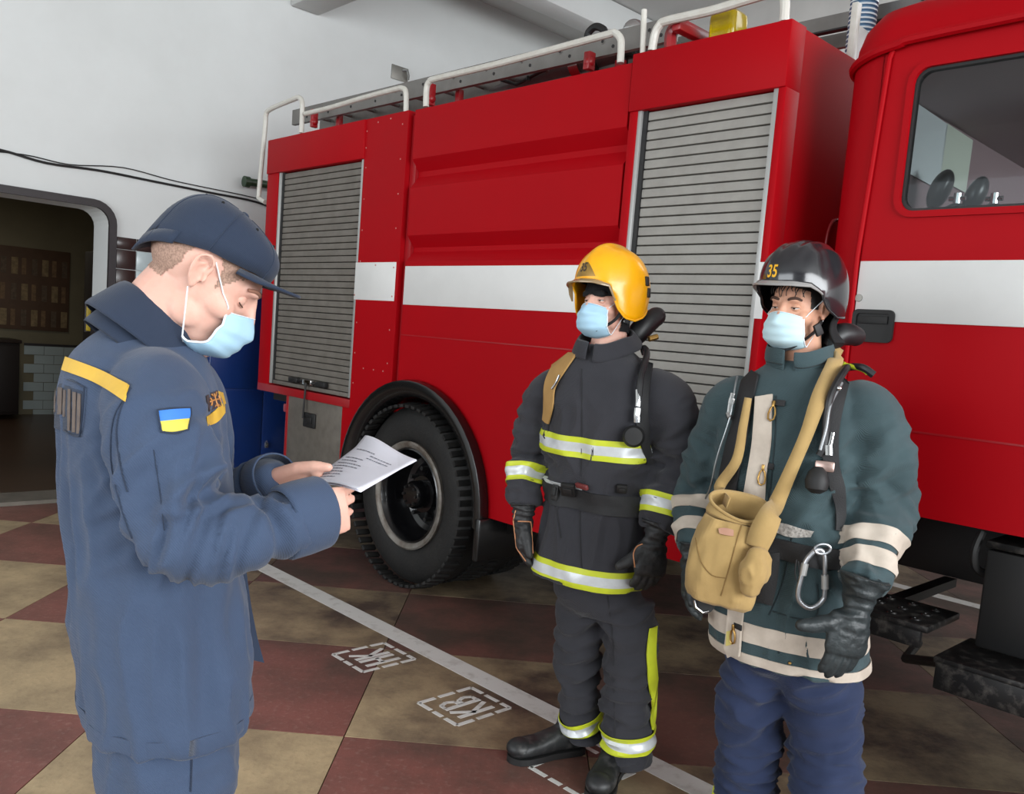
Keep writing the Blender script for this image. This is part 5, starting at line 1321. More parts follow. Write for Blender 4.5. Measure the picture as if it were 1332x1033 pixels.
c1 = dict(D=3.0, az=235, seed=1, label='firefighter in charcoal turnout gear and yellow helmet standing with arms hanging', feet=(.40, 3.0),
    torso=[(449, 789, .070, .070), (459, 789, .105, .086), (470, 788, .145, .104), (488, 786, .182, .124), (525, 783, .212, .148), (575, 780, .212, .156), (620, 779, .200, .150), (646, 779, .186, .142), (668, 777, .192, .150), (712, 772, .200, .162), (738, 768, .204, .166), (753, 766, .203, .166)],
    waist=(779, 646), pelvis=[(735, 772, .15, .11), (775, 778, .168, .125), (792, 783, .16, .115), (800, 785, .14, .09)],
    armR=[(738, 500, .07, .066), (717, 512, .11, .083), (700, 545, .14, .081), (688, 592, .13, .074), (682, 630, .08, .066), (681, 658, .05, .060)],
    armL=[(838, 500, -.05, .068), (864, 519, -.10, .089), (878, 550, -.13, .092), (882, 605, -.13, .087), (868, 650, -.17, .078), (857, 690, -.20, .066)],
    legR=[(758, 782, .05, .094), (752, 850, .06, .086), (754, 905, .06, .080), (757, 940, .06, .072), (762, 958, .07, .066)],
    legL=[(816, 782, -.04, .102), (820, 850, -.05, .094), (816, 910, -.06, .090), (817, 955, -.07, .088), (818, 990, -.06, .078)],
    boots=[((.345, 3.115, .0), (.085, 2.985, .0), (.335, 3.10, .24)), ((.475, 3.02, 0), (.375, 2.755, 0), (.475, 2.985, .20))],
    head=(792, 394, .0), haz=222, hp=-2, hr=-3, fat=.002, skin=M_skin, jm=M_char, tm=mat('charcoal_trousers', (52, 52, 57), .85, noise=.4, nscale=5, rgb2=(38, 38, 42), spec=.2, extra=weave(0, 150, .4)), bm=mat('scuffed_boot', (30, 31, 32), .5, noise=.6, nscale=22, rgb2=(84, 82, 80), thresh=(.5, .72)), gm=M_glove,
    hR=dict(o=P(681, 676, 3.05), y=(.05, -.10, -1), z=(-.9, .12, 0), side=-1, curl=(12, 22, 15), thumb=(.4, .9, -.25), cuff=(.055, .058), s=1.02, fat=1.6, tc=5),
    hL=dict(o=P(852, 706, 2.79), y=(-.12, -.12, -1), z=(.35, -.9, 0), side=1, curl=(14, 24, 18), thumb=(.66, .75, -.12), cuff=(.07, .064), s=1.05, fat=1.7, tc=-6))
g1 = firefighter(c1); q1 = g1['Q']; jt1 = g1['jt']; p1 = g1['p']; F, R_ = g1['F'], g1['R']
# collar
def standcollar(g, cfgs, m, nm='collar', gap=24, seg=44):
    rings = []
    for (px, py, h, a, bb, tilt) in cfgs:
        base = g['Q'](px, py); nrm = (Z + g['F'] * tilt).normalized(); fx = (g['F'] - nrm * g['F'].dot(nrm)).normalized(); rx = fx.cross(nrm)
        rings.append([base + nrm * (h + .004 * sin(4 * radians(gap + (360 - 2 * gap) * i / seg))) + fx * cos(radians(gap + (360 - 2 * gap) * i / seg)) * bb + rx * sin(radians(gap + (360 - 2 * gap) * i / seg)) * a for i in range(seg + 1)])
    b = MB(); b.loft(rings, cap=False, closed_ring=False); me = b.mesh(nm, m, ang=80); o = link(nm, me, g['p']); md = o.modifiers.new('s', 'SOLIDIFY'); md.thickness = .006; md2 = o.modifiers.new('b', 'SUBSURF'); md2.levels = md2.render_levels = 1
    return o
standcollar(g1, [(789, 449, -.012, .088, .088, .35), (789, 449, .015, .086, .086, .35), (789, 449, .036, .088, .088, .35), (789, 449, .040, .096, .098, .35), (789, 449, .02, .108, .112, .38), (789, 449, -.008, .122, .128, .4), (789, 449, -.014, .120, .126, .4)], M_char, gap=6)
# reflective tapes
def ydist(g, py): return g['Q'](780, py)
def trunkband(nm, g, px, py, wd, mats, prof, off=.004, a0=0, a1=360, rad=.222, tilt=(0, 0, 0), **k):
    ax_ = (Z + Vector(tilt)).normalized(); u = g['R']; v = g['F']; u = (u - ax_ * u.dot(ax_)).normalized(); v = ax_.cross(u)
    return band(nm, g['jt'], g['Q'](px, py), ax_, u, v, rad, wd, k.pop('par', g['p']), mats, prof=prof, off=off, a0=a0, a1=a1, n=96, **k)
trunkband('chest_tape', g1, 779, 577, .070, LIME, REF, tilt=F * .03, rad=.215)
trunkband('hem_tape', g1, 768, 738, .072, LIME, REF)
trunkband('waist_tape', g1, 779, 634, .03, [M_silver], None, a0=-20, a1=95)
hoop_on('sleeve_tape', g1, jt1, 'armR', 3, .72, .088, .066, LIME, REF, tilt=(.0, 0, .0))
hoop_on('sleeve_tape', g1, jt1, 'armL', 4, .25, .095, .068, LIME, REF)
hoop_on('leg_tape', g1, g1['tt'], 'legR', 3, -.25, .10, .058, LIME, REF, off=.010)
hoop_on('leg_tape', g1, g1['tt'], 'legL', 3, .0, .108, .066, LIME, REF, off=.010)
pixstrip('side_tape', [(843, 818), (840, 850), (843, 900), (846, 950)], [(852, 816), (850, 850), (853, 900), (851, 950)], g1['tt'], p1, LIME[:1], off=.013, th=.006, n=20)
# zip line, pocket seams
pix_lines('seam', [[(757, 480), (757, 560), (756, 620)], [(755, 665), (755, 700), (758, 762)], [(730, 700), (725, 668), (727, 660)], [(722, 500), (716, 540), (712, 570)]], jt1, g1['jo'], mat('dark_seam', (34, 34, 37), .9), .0022, .001)
pix_lines('seam', [[(790, 775), (797, 830), (799, 900), (800, 960)]], g1['tt'], g1['to'], mat('dark_seam', (34, 34, 37), .9), .002, .001)
# belt
bl1 = link('belt', None, p1)
trunkband('belt_strap', g1, 779, 645, .066, [M_web], None, off=.010, th=.008, par=bl1, rad=.2)
for px, py, w_, h_ in ((741, 634, .05, .05), (727, 640, .03, .06), (809, 633, .034, .03)):
    h = jt1.ray_cast(Vector((0, 0, EYE)), ray(px, py).normalized()); c = h[0] + h[1] * .014; M_ = Matrix.Translation(c) @ frame(-h[1]).to_4x4()
    obj('buckle', MB().box(-w_ / 2, w_ / 2, -.008, .008, -h_ / 2, h_ / 2, bev=.004, M=M_).box(-w_ / 3, w_ / 3, -.014, -.006, -h_ / 4, h_ / 4, bev=.003, M=M_), M_blk, parent=bl1)
h = jt1.ray_cast(Vector((0, 0, EYE)), ray(762, 632).normalized()); c = h[0] + h[1] * .016
obj('red_clip', MB().box(-.03, .03, -.006, .006, -.005, .012, bev=.003, M=Matrix.Translation(c) @ frame(-h[1]).to_4x4()), mat('dull_red', (110, 44, 44), .5), parent=bl1)
# helmet
yk = dict(low=[.022, .020, .008, -.060, -.090, -.095, -.080, -.050, -.035], comb=.012, ridges=[], bead=M_helm_y, bill=.030, bill_a=54, liner=.02)
hl, T, tr, pt_ = helmet(p1, g1['HM'], g1['HO'] + g1['HM'] @ Vector((0, .002, .027)), M_helm_y, yk, mat('clear_brown_visor', (150, 128, 96), .2, coat=.4), ('35', mat('tarnished_digits', (58, 44, 34), .6), (.006, .12, .070), (-1, 0, 0), (0, -.45, .9), .042), S_=1.05)
# front badge plate
rows = []
for j in range(7):
    v = j / 6; w_ = .060 * (1 - v) ** .8 + .010; row = []
    for i in range(13):
        u = -1 + 2 * i / 12; p = T((u * w_, .20, .045 + .075 * v)); cc = T((0, -.01, .045 + .055 * v)); row.append(p)
    rows.append(row)
strip('badge', tr, rows, hl, [mat('tarnished_gold', (160, 126, 60), .35, .5, noise=.5, nscale=40, rgb2=(110, 84, 50))], off=.0008, th=.001, center=lambda p: T((0, -.01, .04)))
# comb strip and side fittings
for (px, py) in ((841, 366), (843, 381)):
    hh = tr.ray_cast(Vector((0, 0, EYE)), ray(px, py).normalized())
    c = hh[0] if hh[0] is not None else T((-.118, -.02, .0 if py > 370 else .03)); n_ = hh[1] if hh[0] is not None else g1['HM'] @ Vector((-1, 0, 0))
    obj('side_clip', MB().box(-.010, .010, -.004, .006, -.016, .016, bev=.003, M=Matrix.Translation(c + n_ * .003) @ frame(-n_).to_4x4()), M_blk, parent=hl)
chinstrap(hl, T, [(-.083, .030, -.060), (-.076, .045, -.085), (-.055, .065, -.108), (-.03, .08, -.122)], .010)
# balaclava
Mi1 = g1['HM'].inverted()
def bal(p):
    return p.z > .013 or (p.y < .0 and p.z > -.10)
hairshell(p1, g1['bt'] and bpy.data.objects[[o.name for o in p1.children if o.name.startswith('body')][0]].data, g1['HM'], g1['HO'], bal, M_black, .006, 'balaclava')
# glove piping
pix_lines('piping', [[(671, 664), (668, 678), (667, 695), (672, 712), (684, 730)], [(674, 678), (690, 679)], [(690, 679), (694, 700), (693, 720)]], g1['gR'], g1['goR'], M_thread, .0022, .001)
pix_lines('piping', [[(826, 738), (824, 722), (828, 712), (836, 708)]], g1['gL'], g1['goL'], M_thread, .0022, .001)
# ------------------------------------------------------------ firefighter with the black helmet
def ground(px, py, d): q_ = P(px, py, d); return Vector((q_.x, q_.y, 0))
fr2, fl2 = ground(968, 1095, 2.70), ground(1068, 1110, 2.50)
F_2 = az(235)
ct = (fr2 + fl2) / 2
c2 = dict(D=2.6, az=235, seed=31, label='firefighter in worn teal coat, blue trousers and black helmet, khaki bag across the front', feet=(ct.x, ct.y),
    torso=[(470, 1040, .074, .074), (482, 1040, .112, .09), (496, 1039, .155, .112), (515, 1037, .195, .132), (560, 1031, .222, .158), (620, 1024, .224, .166), (680, 1020, .214, .162), (705, 1020, .208, .160), (740, 1021, .218, .172), (790, 1023, .232, .186), (832, 1025, .238, .190), (854, 1026, .236, .188)],
    waist=(1020, 698), pelvis=[(835, 1026, .17, .13), (862, 1028, .18, .135), (876, 1029, .165, .12), (884, 1029, .14, .09)],
    armR=[(975, 516, .07, .070), (952, 530, .11, .088), (928, 585, .15, .086), (912, 640, .15, .080), (905, 685, .10, .072), (903, 716, .05, .064)],
    armL=[(1100, 520, -.05, .070), (1126, 540, -.10, .094), (1144, 590, -.13, .098), (1148, 655, -.14, .090), (1138, 705, -.20, .080), (1122, 762, -.27, .070)],
    legR=[(990, 858, .05, .112), (978, 905, .06, .110), (973, 965, .07, .102), (970, 1035, .08, .098), (968, 1068, .09, .092)],
    legL=[(1060, 858, -.04, .118), (1070, 905, -.04, .116), (1074, 970, -.06, .108), (1074, 1040, -.09, .104), (1069, 1090, -.1, .094)],
    boots=[(fr2 - F_2 * .07, fr2 + F_2 * .22, fr2 + Z * .22), (fl2 - F_2 * .07, fl2 + F_2 * .22, fl2 + Z * .2)],
    head=(1040, 400, .0), haz=221, hp=4, hr=2, skin=M_skin2, jm=M_green, tm=M_bluet, bm=mat('scuffed_boot', (30, 31, 32)), gm=mat('wet_black_glove', (34, 40, 42), .45, noise=.4, nscale=14, rgb2=(52, 60, 62), bump=.3, bscale=70), mm=mat('pale_mask', (190, 218, 226), .75, noise=.15, nscale=30, rgb2=(205, 226, 232)),
    hR=dict(o=P(901, 732, 2.63), y=(-.02, -.15, -1), z=(-.85, .4, 0), side=-1, curl=(14, 22, 14), thumb=(.55, .85, -.2), cuff=(.06, .062), s=1.05, fat=1.5, tc=4),
    hL=dict(o=P(1112, 796, 2.29), y=(-.17, -.06, -1), z=(.22, -.97, 0), side=1, curl=(6, 14, 10), thumb=(.86, .52, -.10), cuff=(.10, .072), s=1.16, fat=1.6, tc=-10))
g2 = firefighter(c2); q2 = g2['Q']; jt2 = g2['jt']; p2 = g2['p']
standcollar(g2, [(1040, 470, -.015, .092, .092, .3), (1040, 470, .02, .090, .090, .3), (1040, 470, .052, .088, .088, .3), (1040, 470, .060, .092, .092, .3), (1040, 470, .045, .098, .098, .3), (1040, 470, .01, .102, .104, .3)], M_green, gap=8)
TB = lambda nm, px, py, wd, mats, **k: trunkband(nm, g2, px, py, wd, mats, None, **k)
TB('hem_stripe', 1025, 811, .058, [M_cream], rad=.262)
TB('hem_stripe', 1026, 846, .040, [M_cream], rad=.262, off=.005)
for i_, t_ in ((4, .05), (4, .50)): hoop_on('sleeve_stripe', g2, jt2, 'armL', i_, t_, .105, .046, [M_cream], None, tilt=(.1, 0, -.0))
for i_, t_ in ((3, .45), (4, .25)): hoop_on('sleeve_stripe', g2, jt2, 'armR', i_, t_, .092, .042, [M_cream], None)
hoop_on('leg_tape', g2, g2['tt'], 'legR', 3, .25, .12, .05, LIME, REF)
# front flap
pixstrip('storm_flap', [(985, 517), (982, 560), (975, 610), (968, 660), (955, 720), (950, 780), (946, 830), (940, 872), (939, 884)], [(1006, 514), (1004, 560), (999, 610), (993, 660), (978, 720), (968, 780), (966, 830), (962, 872), (961, 886)], jt2, p2, [M_cream], off=.013, th=.008, n=34, nr=5)
pix_lines('seam', [[(1010, 515), (1009, 560), (1004, 620), (1000, 655)], [(1030, 700), (1018, 760), (1000, 800)], [(1014, 830), (1013, 850)], [(1063, 760), (1063, 800), (1040, 805), (1005, 795)]], jt2, g2['jo'], mat('dark_teal_seam', (34, 46, 50), .9), .002, .001)
def clip_at(px, py, par, tree, nm='clasp', s=1.0, mm=None, off=.010):
    h = tree.ray_cast(Vector((0, 0, EYE)), ray(px, py).normalized()); c = h[0] + h[1] * off; Mx = Matrix.Translation(c) @ frame(-h[1]).to_4x4()
    pts = [Mx @ Vector((x * s, 0, z * s)) for x, z in ((0, .028), (.007, .016), (.010, .0), (.008, -.014), (0, -.02), (-.008, -.014), (-.010, 0), (-.007, .016))]
    o = obj(nm, MB().tube(pts, .0028 * s, 8, closed=True).box(-.004 * s, .004 * s, -.004, .004, .022 * s, .040 * s, bev=.002, M=Mx), mm or M_brass, parent=par)
    obj('clasp_tab', MB().box(-.003 * s, .030 * s, .003, .008, .028 * s, .046 * s, bev=.002, M=Mx), M_web, parent=o if 0 else par)
for px, py in ((1006, 541), (991, 622), (959, 828)): clip_at(px, py, p2, jt2, s=1.0, off=.018)
pixstrip('brass_plate', [(948, 820), (956, 818)], [(947, 838), (956, 837)], jt2, p2, [mat('yellowed_patch', (206, 190, 110), .7)], off=.0155, n=4)
for px, py in ((955, 812), (1027, 862)): 
    h = jt2.ray_cast(Vector((0, 0, EYE)), ray(px, py).normalized()); obj('stud', MB().ell(h[0] + h[1] * .004, (.005,) * 3, n=10, k=6), M_brass, parent=p2)
# belt and what hangs from it
bl2 = link('belt', None, p2)
trunkband('belt_strap', g2, 1020, 700, .058, [M_web], None, off=.012, th=.008, par=bl2, rad=.225, tilt=R_ * -.06)
pixstrip('strap_end', [(988, 722), (984, 750), (978, 778)], [(1014, 716), (1010, 752), (1003, 787)], jt2, bl2, [M_web], off=.016, th=.003, n=10)
pixstrip('patterned_sash', [(1004, 679), (1030, 683), (1058, 690)], [(1006, 692), (1030, 697), (1056, 698)], jt2, bl2, [mat('speckled_band', (120, 116, 112), .8, noise=1, nscale=120, rgb2=(190, 186, 180))], off=.010, th=.003, n=10)
# helmet
bk2 = dict(low=[.034, .034, .030, .012, -.035, -.056, -.058, -.058, -.056], comb=.006, ridges=[(.036, .010, .006), (.07, .01, .003)], bead=M_helm_b, bill=.024, bill_a=60, liner=.035)
hl2, T2, tr2, pt2_ = helmet(p2, g2['HM'], g2['HO'] + g2['HM'] @ Vector((0, .000, .024)), M_helm_b, bk2, mat('smoke_grey_visor', (150, 148, 146), .2, coat=.4), ('35', M_gold, (.016, .125, .072), (-1, .10, 0), (0, -.42, .9), .050), S_=1.07)
chinstrap(hl2, T2, [(-.082, .02, -.056), (-.072, .035, -.085), (-.05, .055, -.112), (-.02, .072, -.135), (.02, .075, -.138)], .010)
h_ = T2((-.076, .03, -.078)); obj('strap_buckle', MB().box(-.012, .012, -.005, .005, -.018, .018, bev=.003, M=Matrix.Translation(h_ + g2['HM'] @ Vector((-.006, .002, 0))) @ (g2['HM'] @ Matrix.Rotation(radians(70), 3, 'Z') @ Matrix.Rotation(.5, 3, 'Y')).to_4x4()), M_blk, parent=hl2)
# neck curtain
rows = []
for j in range(9):
    v = j / 8; row = []
    for i in range(33):
        a_ = radians(98 + 164 * i / 32); w_ = .006 * sin(i * 1.25) * v; fl_ = 1 + .10 * v * v
        row.append(T2((sin(a_) * (.098 * fl_ - .012 * sin(pi * v)) + w_, cos(a_) * (.128 * fl_ - .02 * sin(pi * v)) - .012 + w_, -.040 - .072 * v)))
    rows.append(row)
b = MB(); b.loft(rows, cap=False, closed_ring=False); o = link('neck_curtain', b.mesh('neck_curtain', M_black, ang=80), hl2); md = o.modifiers.new('s', 'SOLIDIFY'); md.thickness = .006
# dark fringe under the helmet
Mh2, Ho2 = g2['HM'], g2['HO']
bo2 = [o for o in p2.children if o.name.startswith('body')][0]
hairshell(p2, bo2.data, Mh2, Ho2, lambda p: (p.z > .062 - .3 * abs(p.x) and p.y > 0) or (p.y < .045 and p.y > -.09 and p.z > -.005 + .8 * max(0, .03 - p.y) * 0 and abs(p.x) > .055 and not ((p.y + .006) ** 2 / .02 ** 2 + (p.z + .002) ** 2 / .032 ** 2 < 1)) or (p.y < -.03 and p.z > -.05), mat('black_hair', (28, 23, 21), .6), .002)
ln = MB()
for k_ in range(12):
    x0 = -.06 + k_ * .010; random.seed(k_); dx = random.uniform(-.012, .012); L_ = random.uniform(.012, .034); pts = [Vector((x0, .083 - abs(x0) * .25, .060)), Vector((x0 + dx * .4, .093 - abs(x0) * .3, .060 - L_ * .5)), Vector((x0 + dx, .090 - abs(x0) * .3, .060 - L_))]
    ln.tube([Ho2 + Mh2 @ p for p in smooth_path(pts, 4)], [.0016] * 4 + [.0013] * 4 + [.0006], 5)
so_ = obj('fringe', ln, mat('black_hair', (28, 23, 21), .6), parent=p2); so_['kind'] = 'stuff'

# ------------------------------------------------------------ breathing apparatus of both men
M_cyl = mat('dark_cylinder_paint', (34, 38, 40), .4)
M_hose = mat('black_air_hose', (26, 26, 28), .45)
def root_world(name, label, cat, o, group=None):
    t = thing(name, label, cat, Matrix.Translation(o), group); _ROOT[t.name] = Matrix.Translation(-Vector(o)); return t
def surf(tree, px, py, off):
    r = ray(px, py).normalized(); h = tree.ray_cast(Vector((0, 0, EYE)), r)
    if h[0] is not None: return h[0] + h[1] * off
    best = min((tree.find_nearest(Vector((0, 0, EYE)) + r * t)[3], t) for t in np.arange(1.8, 3.6, .03)); q_ = Vector((0, 0, EYE)) + r * best[1]; h = tree.find_nearest(q_)
    return h[0] + (q_ - h[0]).normalized() * min(off, h[3])
def surf_tube(nm, tree, pts, r, m, par, off=None, n=5):
    P_ = [q for q in (surf(tree, x, y, (off or r) if len(p) < 3 else p[2]) for p in pts for x, y in [p[:2]]) if q is not None]
    return obj(nm, MB().tube(smooth_path(P_, n), r, 10), m, parent=par)
def backset(par, g, c, h=.5, tilt=0):
    F_, R__ = g['F'], g['R']; bk_ = c - F_ * .20; Mx = Matrix.Translation(bk_) @ Matrix(((R__.x, F_.x, 0), (R__.y, F_.y, 0), (0, 0, 1))).to_4x4()
    obj('back_plate', MB().box(-.13, .13, -.0, .02, -.24, .20, bev=.02, M=Mx), M_web, parent=par)
    cy = MB(); cy.lathe([(0, -.27), (.05, -.265), (.072, -.24), (.075, -.2), (.075, .14), (.066, .18), (.03, .21), (.02, .215), (0, .215)], n=28); cy.xf(Mx @ Matrix.Translation((0, -.085, 0))); obj('cylinder', cy, M_cyl, parent=par)
    obj('valve', MB().tube([Mx @ Vector((0, -.085, -.25)), Mx @ Vector((0, -.085, -.31))], .018, 12).tube([Mx @ Vector((0, -.085, -.29)), Mx @ Vector((-.06, -.085, -.29))], .016, 12), M_brass, parent=par)
ba1 = root_world('breathing_apparatus', 'breathing apparatus harness with a tan shoulder strap worn by the yellow-helmeted firefighter', 'breathing apparatus', q1(779, 620) - F * .3)
backset(ba1, g1, q1(783, 560))
st = pixstrip('shoulder_strap', [(738, 452), (722, 475), (709, 500), (711, 522), (708, 548)], [(752, 462), (738, 482), (724, 505), (722, 528), (716, 552)], jt1, ba1, [mat('tan_strap', (172, 134, 78), .8, noise=.3, nscale=20, rgb2=(140, 104, 56))], off=.012, th=.006, n=18)
st['label'] = 'tan shoulder strap'
pixstrip('shoulder_strap', [(840, 446), (833, 470), (829, 510), (828, 560), (840, 600)], [(856, 452), (850, 474), (846, 510), (845, 560), (852, 605)], jt1, ba1, [M_web], off=.012, th=.006, n=22)
surf_tube('air_hose', jt1, [(858, 441, .02), (850, 440, .03), (840, 452, .035), (833, 472, .035), (828, 495, .035), (827, 518, .032)], .011, M_hose, ba1)
surf_tube('coupling', jt1, [(826, 510, .034), (826, 522, .034), (826, 530, .034)], .009, M_chrome, ba1)
surf_tube('coupling', jt1, [(826, 532, .034), (827, 540, .034), (828, 548, .034)], .012, M_chrome, ba1)
c = surf(jt1, 824, 564, .038); Mx = Matrix.Translation(c) @ frame(-(ray(824, 564).normalized())).to_4x4()
lv = obj('demand_valve', MB().lathe([(0, -.03), (.026, -.028), (.036, -.012), (.036, .012), (.028, .026), (0, .028)], axis='y', n=28).xf(Mx), M_blk, parent=ba1)
obj('knob', MB().lathe([(0, -.036), (.012, -.036), (.014, -.028), (.014, -.02)], axis='y', n=20).xf(Mx @ Matrix.Translation((.014, 0, -.004))), M_chas, parent=ba1)
surf_tube('strap_adjuster', jt1, [(724, 508, .02), (729, 500, .02), (733, 490, .02)], .004, M_chrome, ba1)
hc_ = q1(848, 424, .05)
obj('face_piece', MB().tube(smooth_path([q1(822, 443, .03), q1(838, 424, .04), q1(852, 413, .06), q1(858, 411, .08)], 5), [.028, .033, .036, .038, .038, .038, .038, .037, .036, .034, .034, .034, .032, .030, .026, .02], 16), M_hose, parent=ba1)
obj('brass_fitting', MB().tube([q1(844, 441, -.03), q1(855, 438, -.02)], .010, 10), M_brass, parent=ba1)

ba2 = root_world('breathing_apparatus', 'breathing apparatus harness with black straps and silver couplings worn by the black-helmeted firefighter', 'breathing apparatus', q2(1020, 640) - F * .3)
backset(ba2, g2, q2(1026, 590))
pixstrip('shoulder_strap', [(1092, 472), (1077, 510), (1068, 560), (1072, 610), (1086, 660), (1085, 690)], [(1122, 472), (1104, 500), (1092, 545), (1090, 600), (1100, 655), (1099, 690)], jt2, ba2, [M_web], off=.012, th=.006, n=24)
pixstrip('shoulder_strap', [(972, 480), (964, 510), (952, 560), (940, 610), (932, 660)], [(988, 490), (982, 520), (975, 560), (964, 610), (956, 660)], jt2, ba2, [M_web], off=.012, th=.006, n=20)
surf_tube('air_hose', jt2, [(1140, 478, .02), (1122, 472, .035), (1104, 478, .04), (1088, 497, .04), (1078, 520, .04), (1073, 545, .036), (1069, 575, .034), (1066, 592, .034)], .011, M_hose, ba2)
surf_tube('air_hose', jt2, [(1087, 508, .042), (1077, 530, .044), (1070, 560, .044), (1066, 585, .044)], .005, mat('grey_sheath', (120, 122, 124), .3, .4), ba2)
surf_tube('coupling', jt2, [(1079, 566, .04), (1078, 585, .04)], .006, M_chrome, ba2)
surf_tube('coupling', jt2, [(1077, 582, .04), (1076, 590, .04)], .011, M_chrome, ba2)
c = surf(jt2, 1070, 601, .036); Mx = Matrix.Translation(c) @ frame(-(ray(1070, 601).normalized())).to_4x4()
obj('hex_fitting', MB().box(-.026, .026, -.014, .014, -.015, .015, bev=.005, M=Mx), mat('rosy_brass', (176, 150, 142), .3, .8), parent=ba2)
c = surf(jt2, 1057, 623, .040); Mx = Matrix.Translation(c) @ frame(-(ray(1057, 623).normalized())).to_4x4()
obj('demand_valve', MB().tube([Mx @ Vector((0, 0, .04)), Mx @ Vector((0, 0, .025)), Mx @ Vector((0, 0, .0)), Mx @ Vector((0, 0, -.022)), Mx @ Vector((0, 0, -.034))], [.012, .026, .033, .029, .012], 20), M_blk, parent=ba2)
c = surf(jt2, 1085, 516, .048); obj('strap_stud', MB().ell(c, (.008,) * 3, n=14, k=8), M_chrome, parent=ba2)
surf_tube('coupling', jt2, [(963, 515, .03), (958, 530, .03), (955, 545, .03)], .008, M_chrome, ba2)
surf_tube('coupling', jt2, [(961, 522, .03), (959, 529, .03)], .0105, M_chrome, ba2)
surf_tube('coupling', jt2, [(956, 540, .03), (953, 552, .03)], .0095, M_chrome, ba2)
surf_tube('gauge_hose', jt2, [(968, 498, .03), (965, 510, .03), (953, 552, .032), (943, 590, .03), (935, 630, .03), (928, 652, .03)], .003, mat('steel_cable', (150, 154, 156), .3, .8), ba2)
obj('face_piece', MB().tube(smooth_path([q2(1074, 452, .02), q2(1092, 436, .03), q2(1108, 436, .05), q2(1118, 441, .07)], 5), [.018, .024, .028, .032, .033, .034, .034, .034, .034, .033, .032, .030, .030, .028, .024, .018], 16), M_hose, parent=ba2)
surf_tube('lime_tab', jt2, [(1098, 470, .03), (1108, 466, .03), (1122, 469, .03), (1132, 474, .02)], .007, M_hiviz, ba2)
obj('gauge', MB().lathe([(0, -.012), (.03, -.012), (.034, -.006), (.034, .008), (0, .010)], axis='y', n=24).xf(Matrix.Translation(P(915, 783, 2.42)) @ frame(-(ray(915, 783).normalized())).to_4x4()), M_chas, parent=ba2)
obj('gauge_ring', MB().tube([P(903, 781, 2.40), P(905, 790, 2.40), P(914, 797, 2.40), P(922, 795, 2.40)], .003, 8), M_chrome, parent=ba2)

# ------------------------------------------------------------ khaki satchel
DS = 2.36
bg = root_world('satchel', 'khaki canvas satchel hanging open in front of the black-helmeted firefighter', 'bag', P(945, 785, DS))
tv = ray(945, 720).normalized(); sideV = CR.copy(); fwdV = Vector((tv.x, tv.y, 0)).normalized(); sideV = Vector((fwdV.y, -fwdV.x, 0))
sec = [(785, 936, .070, .040), (781, 936, .088, .052), (770, 936, .096, .062), (750, 938, .100, .068), (725, 942, .099, .068), (700, 947, .092, .062), (685, 951, .083, .054), (676, 954, .076, .047)]
RR = []
for py, cx_, a, bb in sec:
    n_ = 44; rr_ = ring(P(cx_, py, DS + .02), sideV, fwdV, a, bb, n_, 2.7); w_ = []
    for i, p in enumerate(rr_):
        q_ = p + fwdV * .004 * sin(i * .9 + py * .07) + Z * (-.012 * cos(2 * pi * i / n_)); w_.append(q_ + sideV * 0)
    RR.append(w_)
b = MB(); b.loft(RR, cap=False); b.f.append(tuple(range(44))); b.m.append(0)
def bagd(V, N): return N * ((pnoise(V * [14, 14, 9]) * .006 + pnoise(V * [34, 34, 26] + 5) * .003)[:, None])
me = b.mesh('pouch', M_khaki, ang=80); bm = bmesh.new(); bm.from_mesh(me); bmesh.ops.subdivide_edges(bm, edges=bm.edges[:], cuts=3, use_grid_fill=True); bmesh.ops.smooth_vert(bm, verts=bm.verts, factor=.5, use_axis_x=True, use_axis_y=True, use_axis_z=True); bm.to_mesh(me); bm.free()
n_ = len(me.vertices); V = np.empty(n_ * 3); me.vertices.foreach_get('co', V); Nn = np.empty(n_ * 3); me.vertex_normals.foreach_get('vector', Nn); V = V.reshape(-1, 3); Nn = Nn.reshape(-1, 3)
me.vertices.foreach_set('co', (V + bagd(V, Nn)).ravel()); me.polygons.foreach_set('use_smooth', [True] * len(me.polygons)); me.update()
o = link('pouch', me, bg); bgt = bvh(me); md = o.modifiers.new('s', 'SOLIDIFY'); md.thickness = .004
# flared open mouth
mth = []
for j, (k1, dz, tl) in enumerate(((1.0, .0, 0), (1.05, .012, .02), (.98, .028, .05), (1.0, .040, .08), (1.03, .043, .085))):
    row = []
    for i in range(44):
        t = 2 * pi * i / 44; c_ = P(954 + j * 1.2, 676, DS + .02)
        row.append(c_ + sideV * (.076 * k1 * cos(t) + .004 * sin(3 * t) * j / 4) + fwdV * (.047 * k1 * sin(t)) + Z * (dz + tl * .35 * sin(t) - .012 * cos(t) + .006 * sin(2 * t + 1) * j / 4))
    mth.append(row)
b = MB(); b.loft(mth, cap=False); o = link('mouth', b.mesh('mouth', M_khaki, ang=80), bg); md = o.modifiers.new('s', 'SOLIDIFY'); md.thickness = .005
obj('mouth_hem', MB().tube(mth[-1], .0045, 8, closed=True), M_khaki, parent=bg)
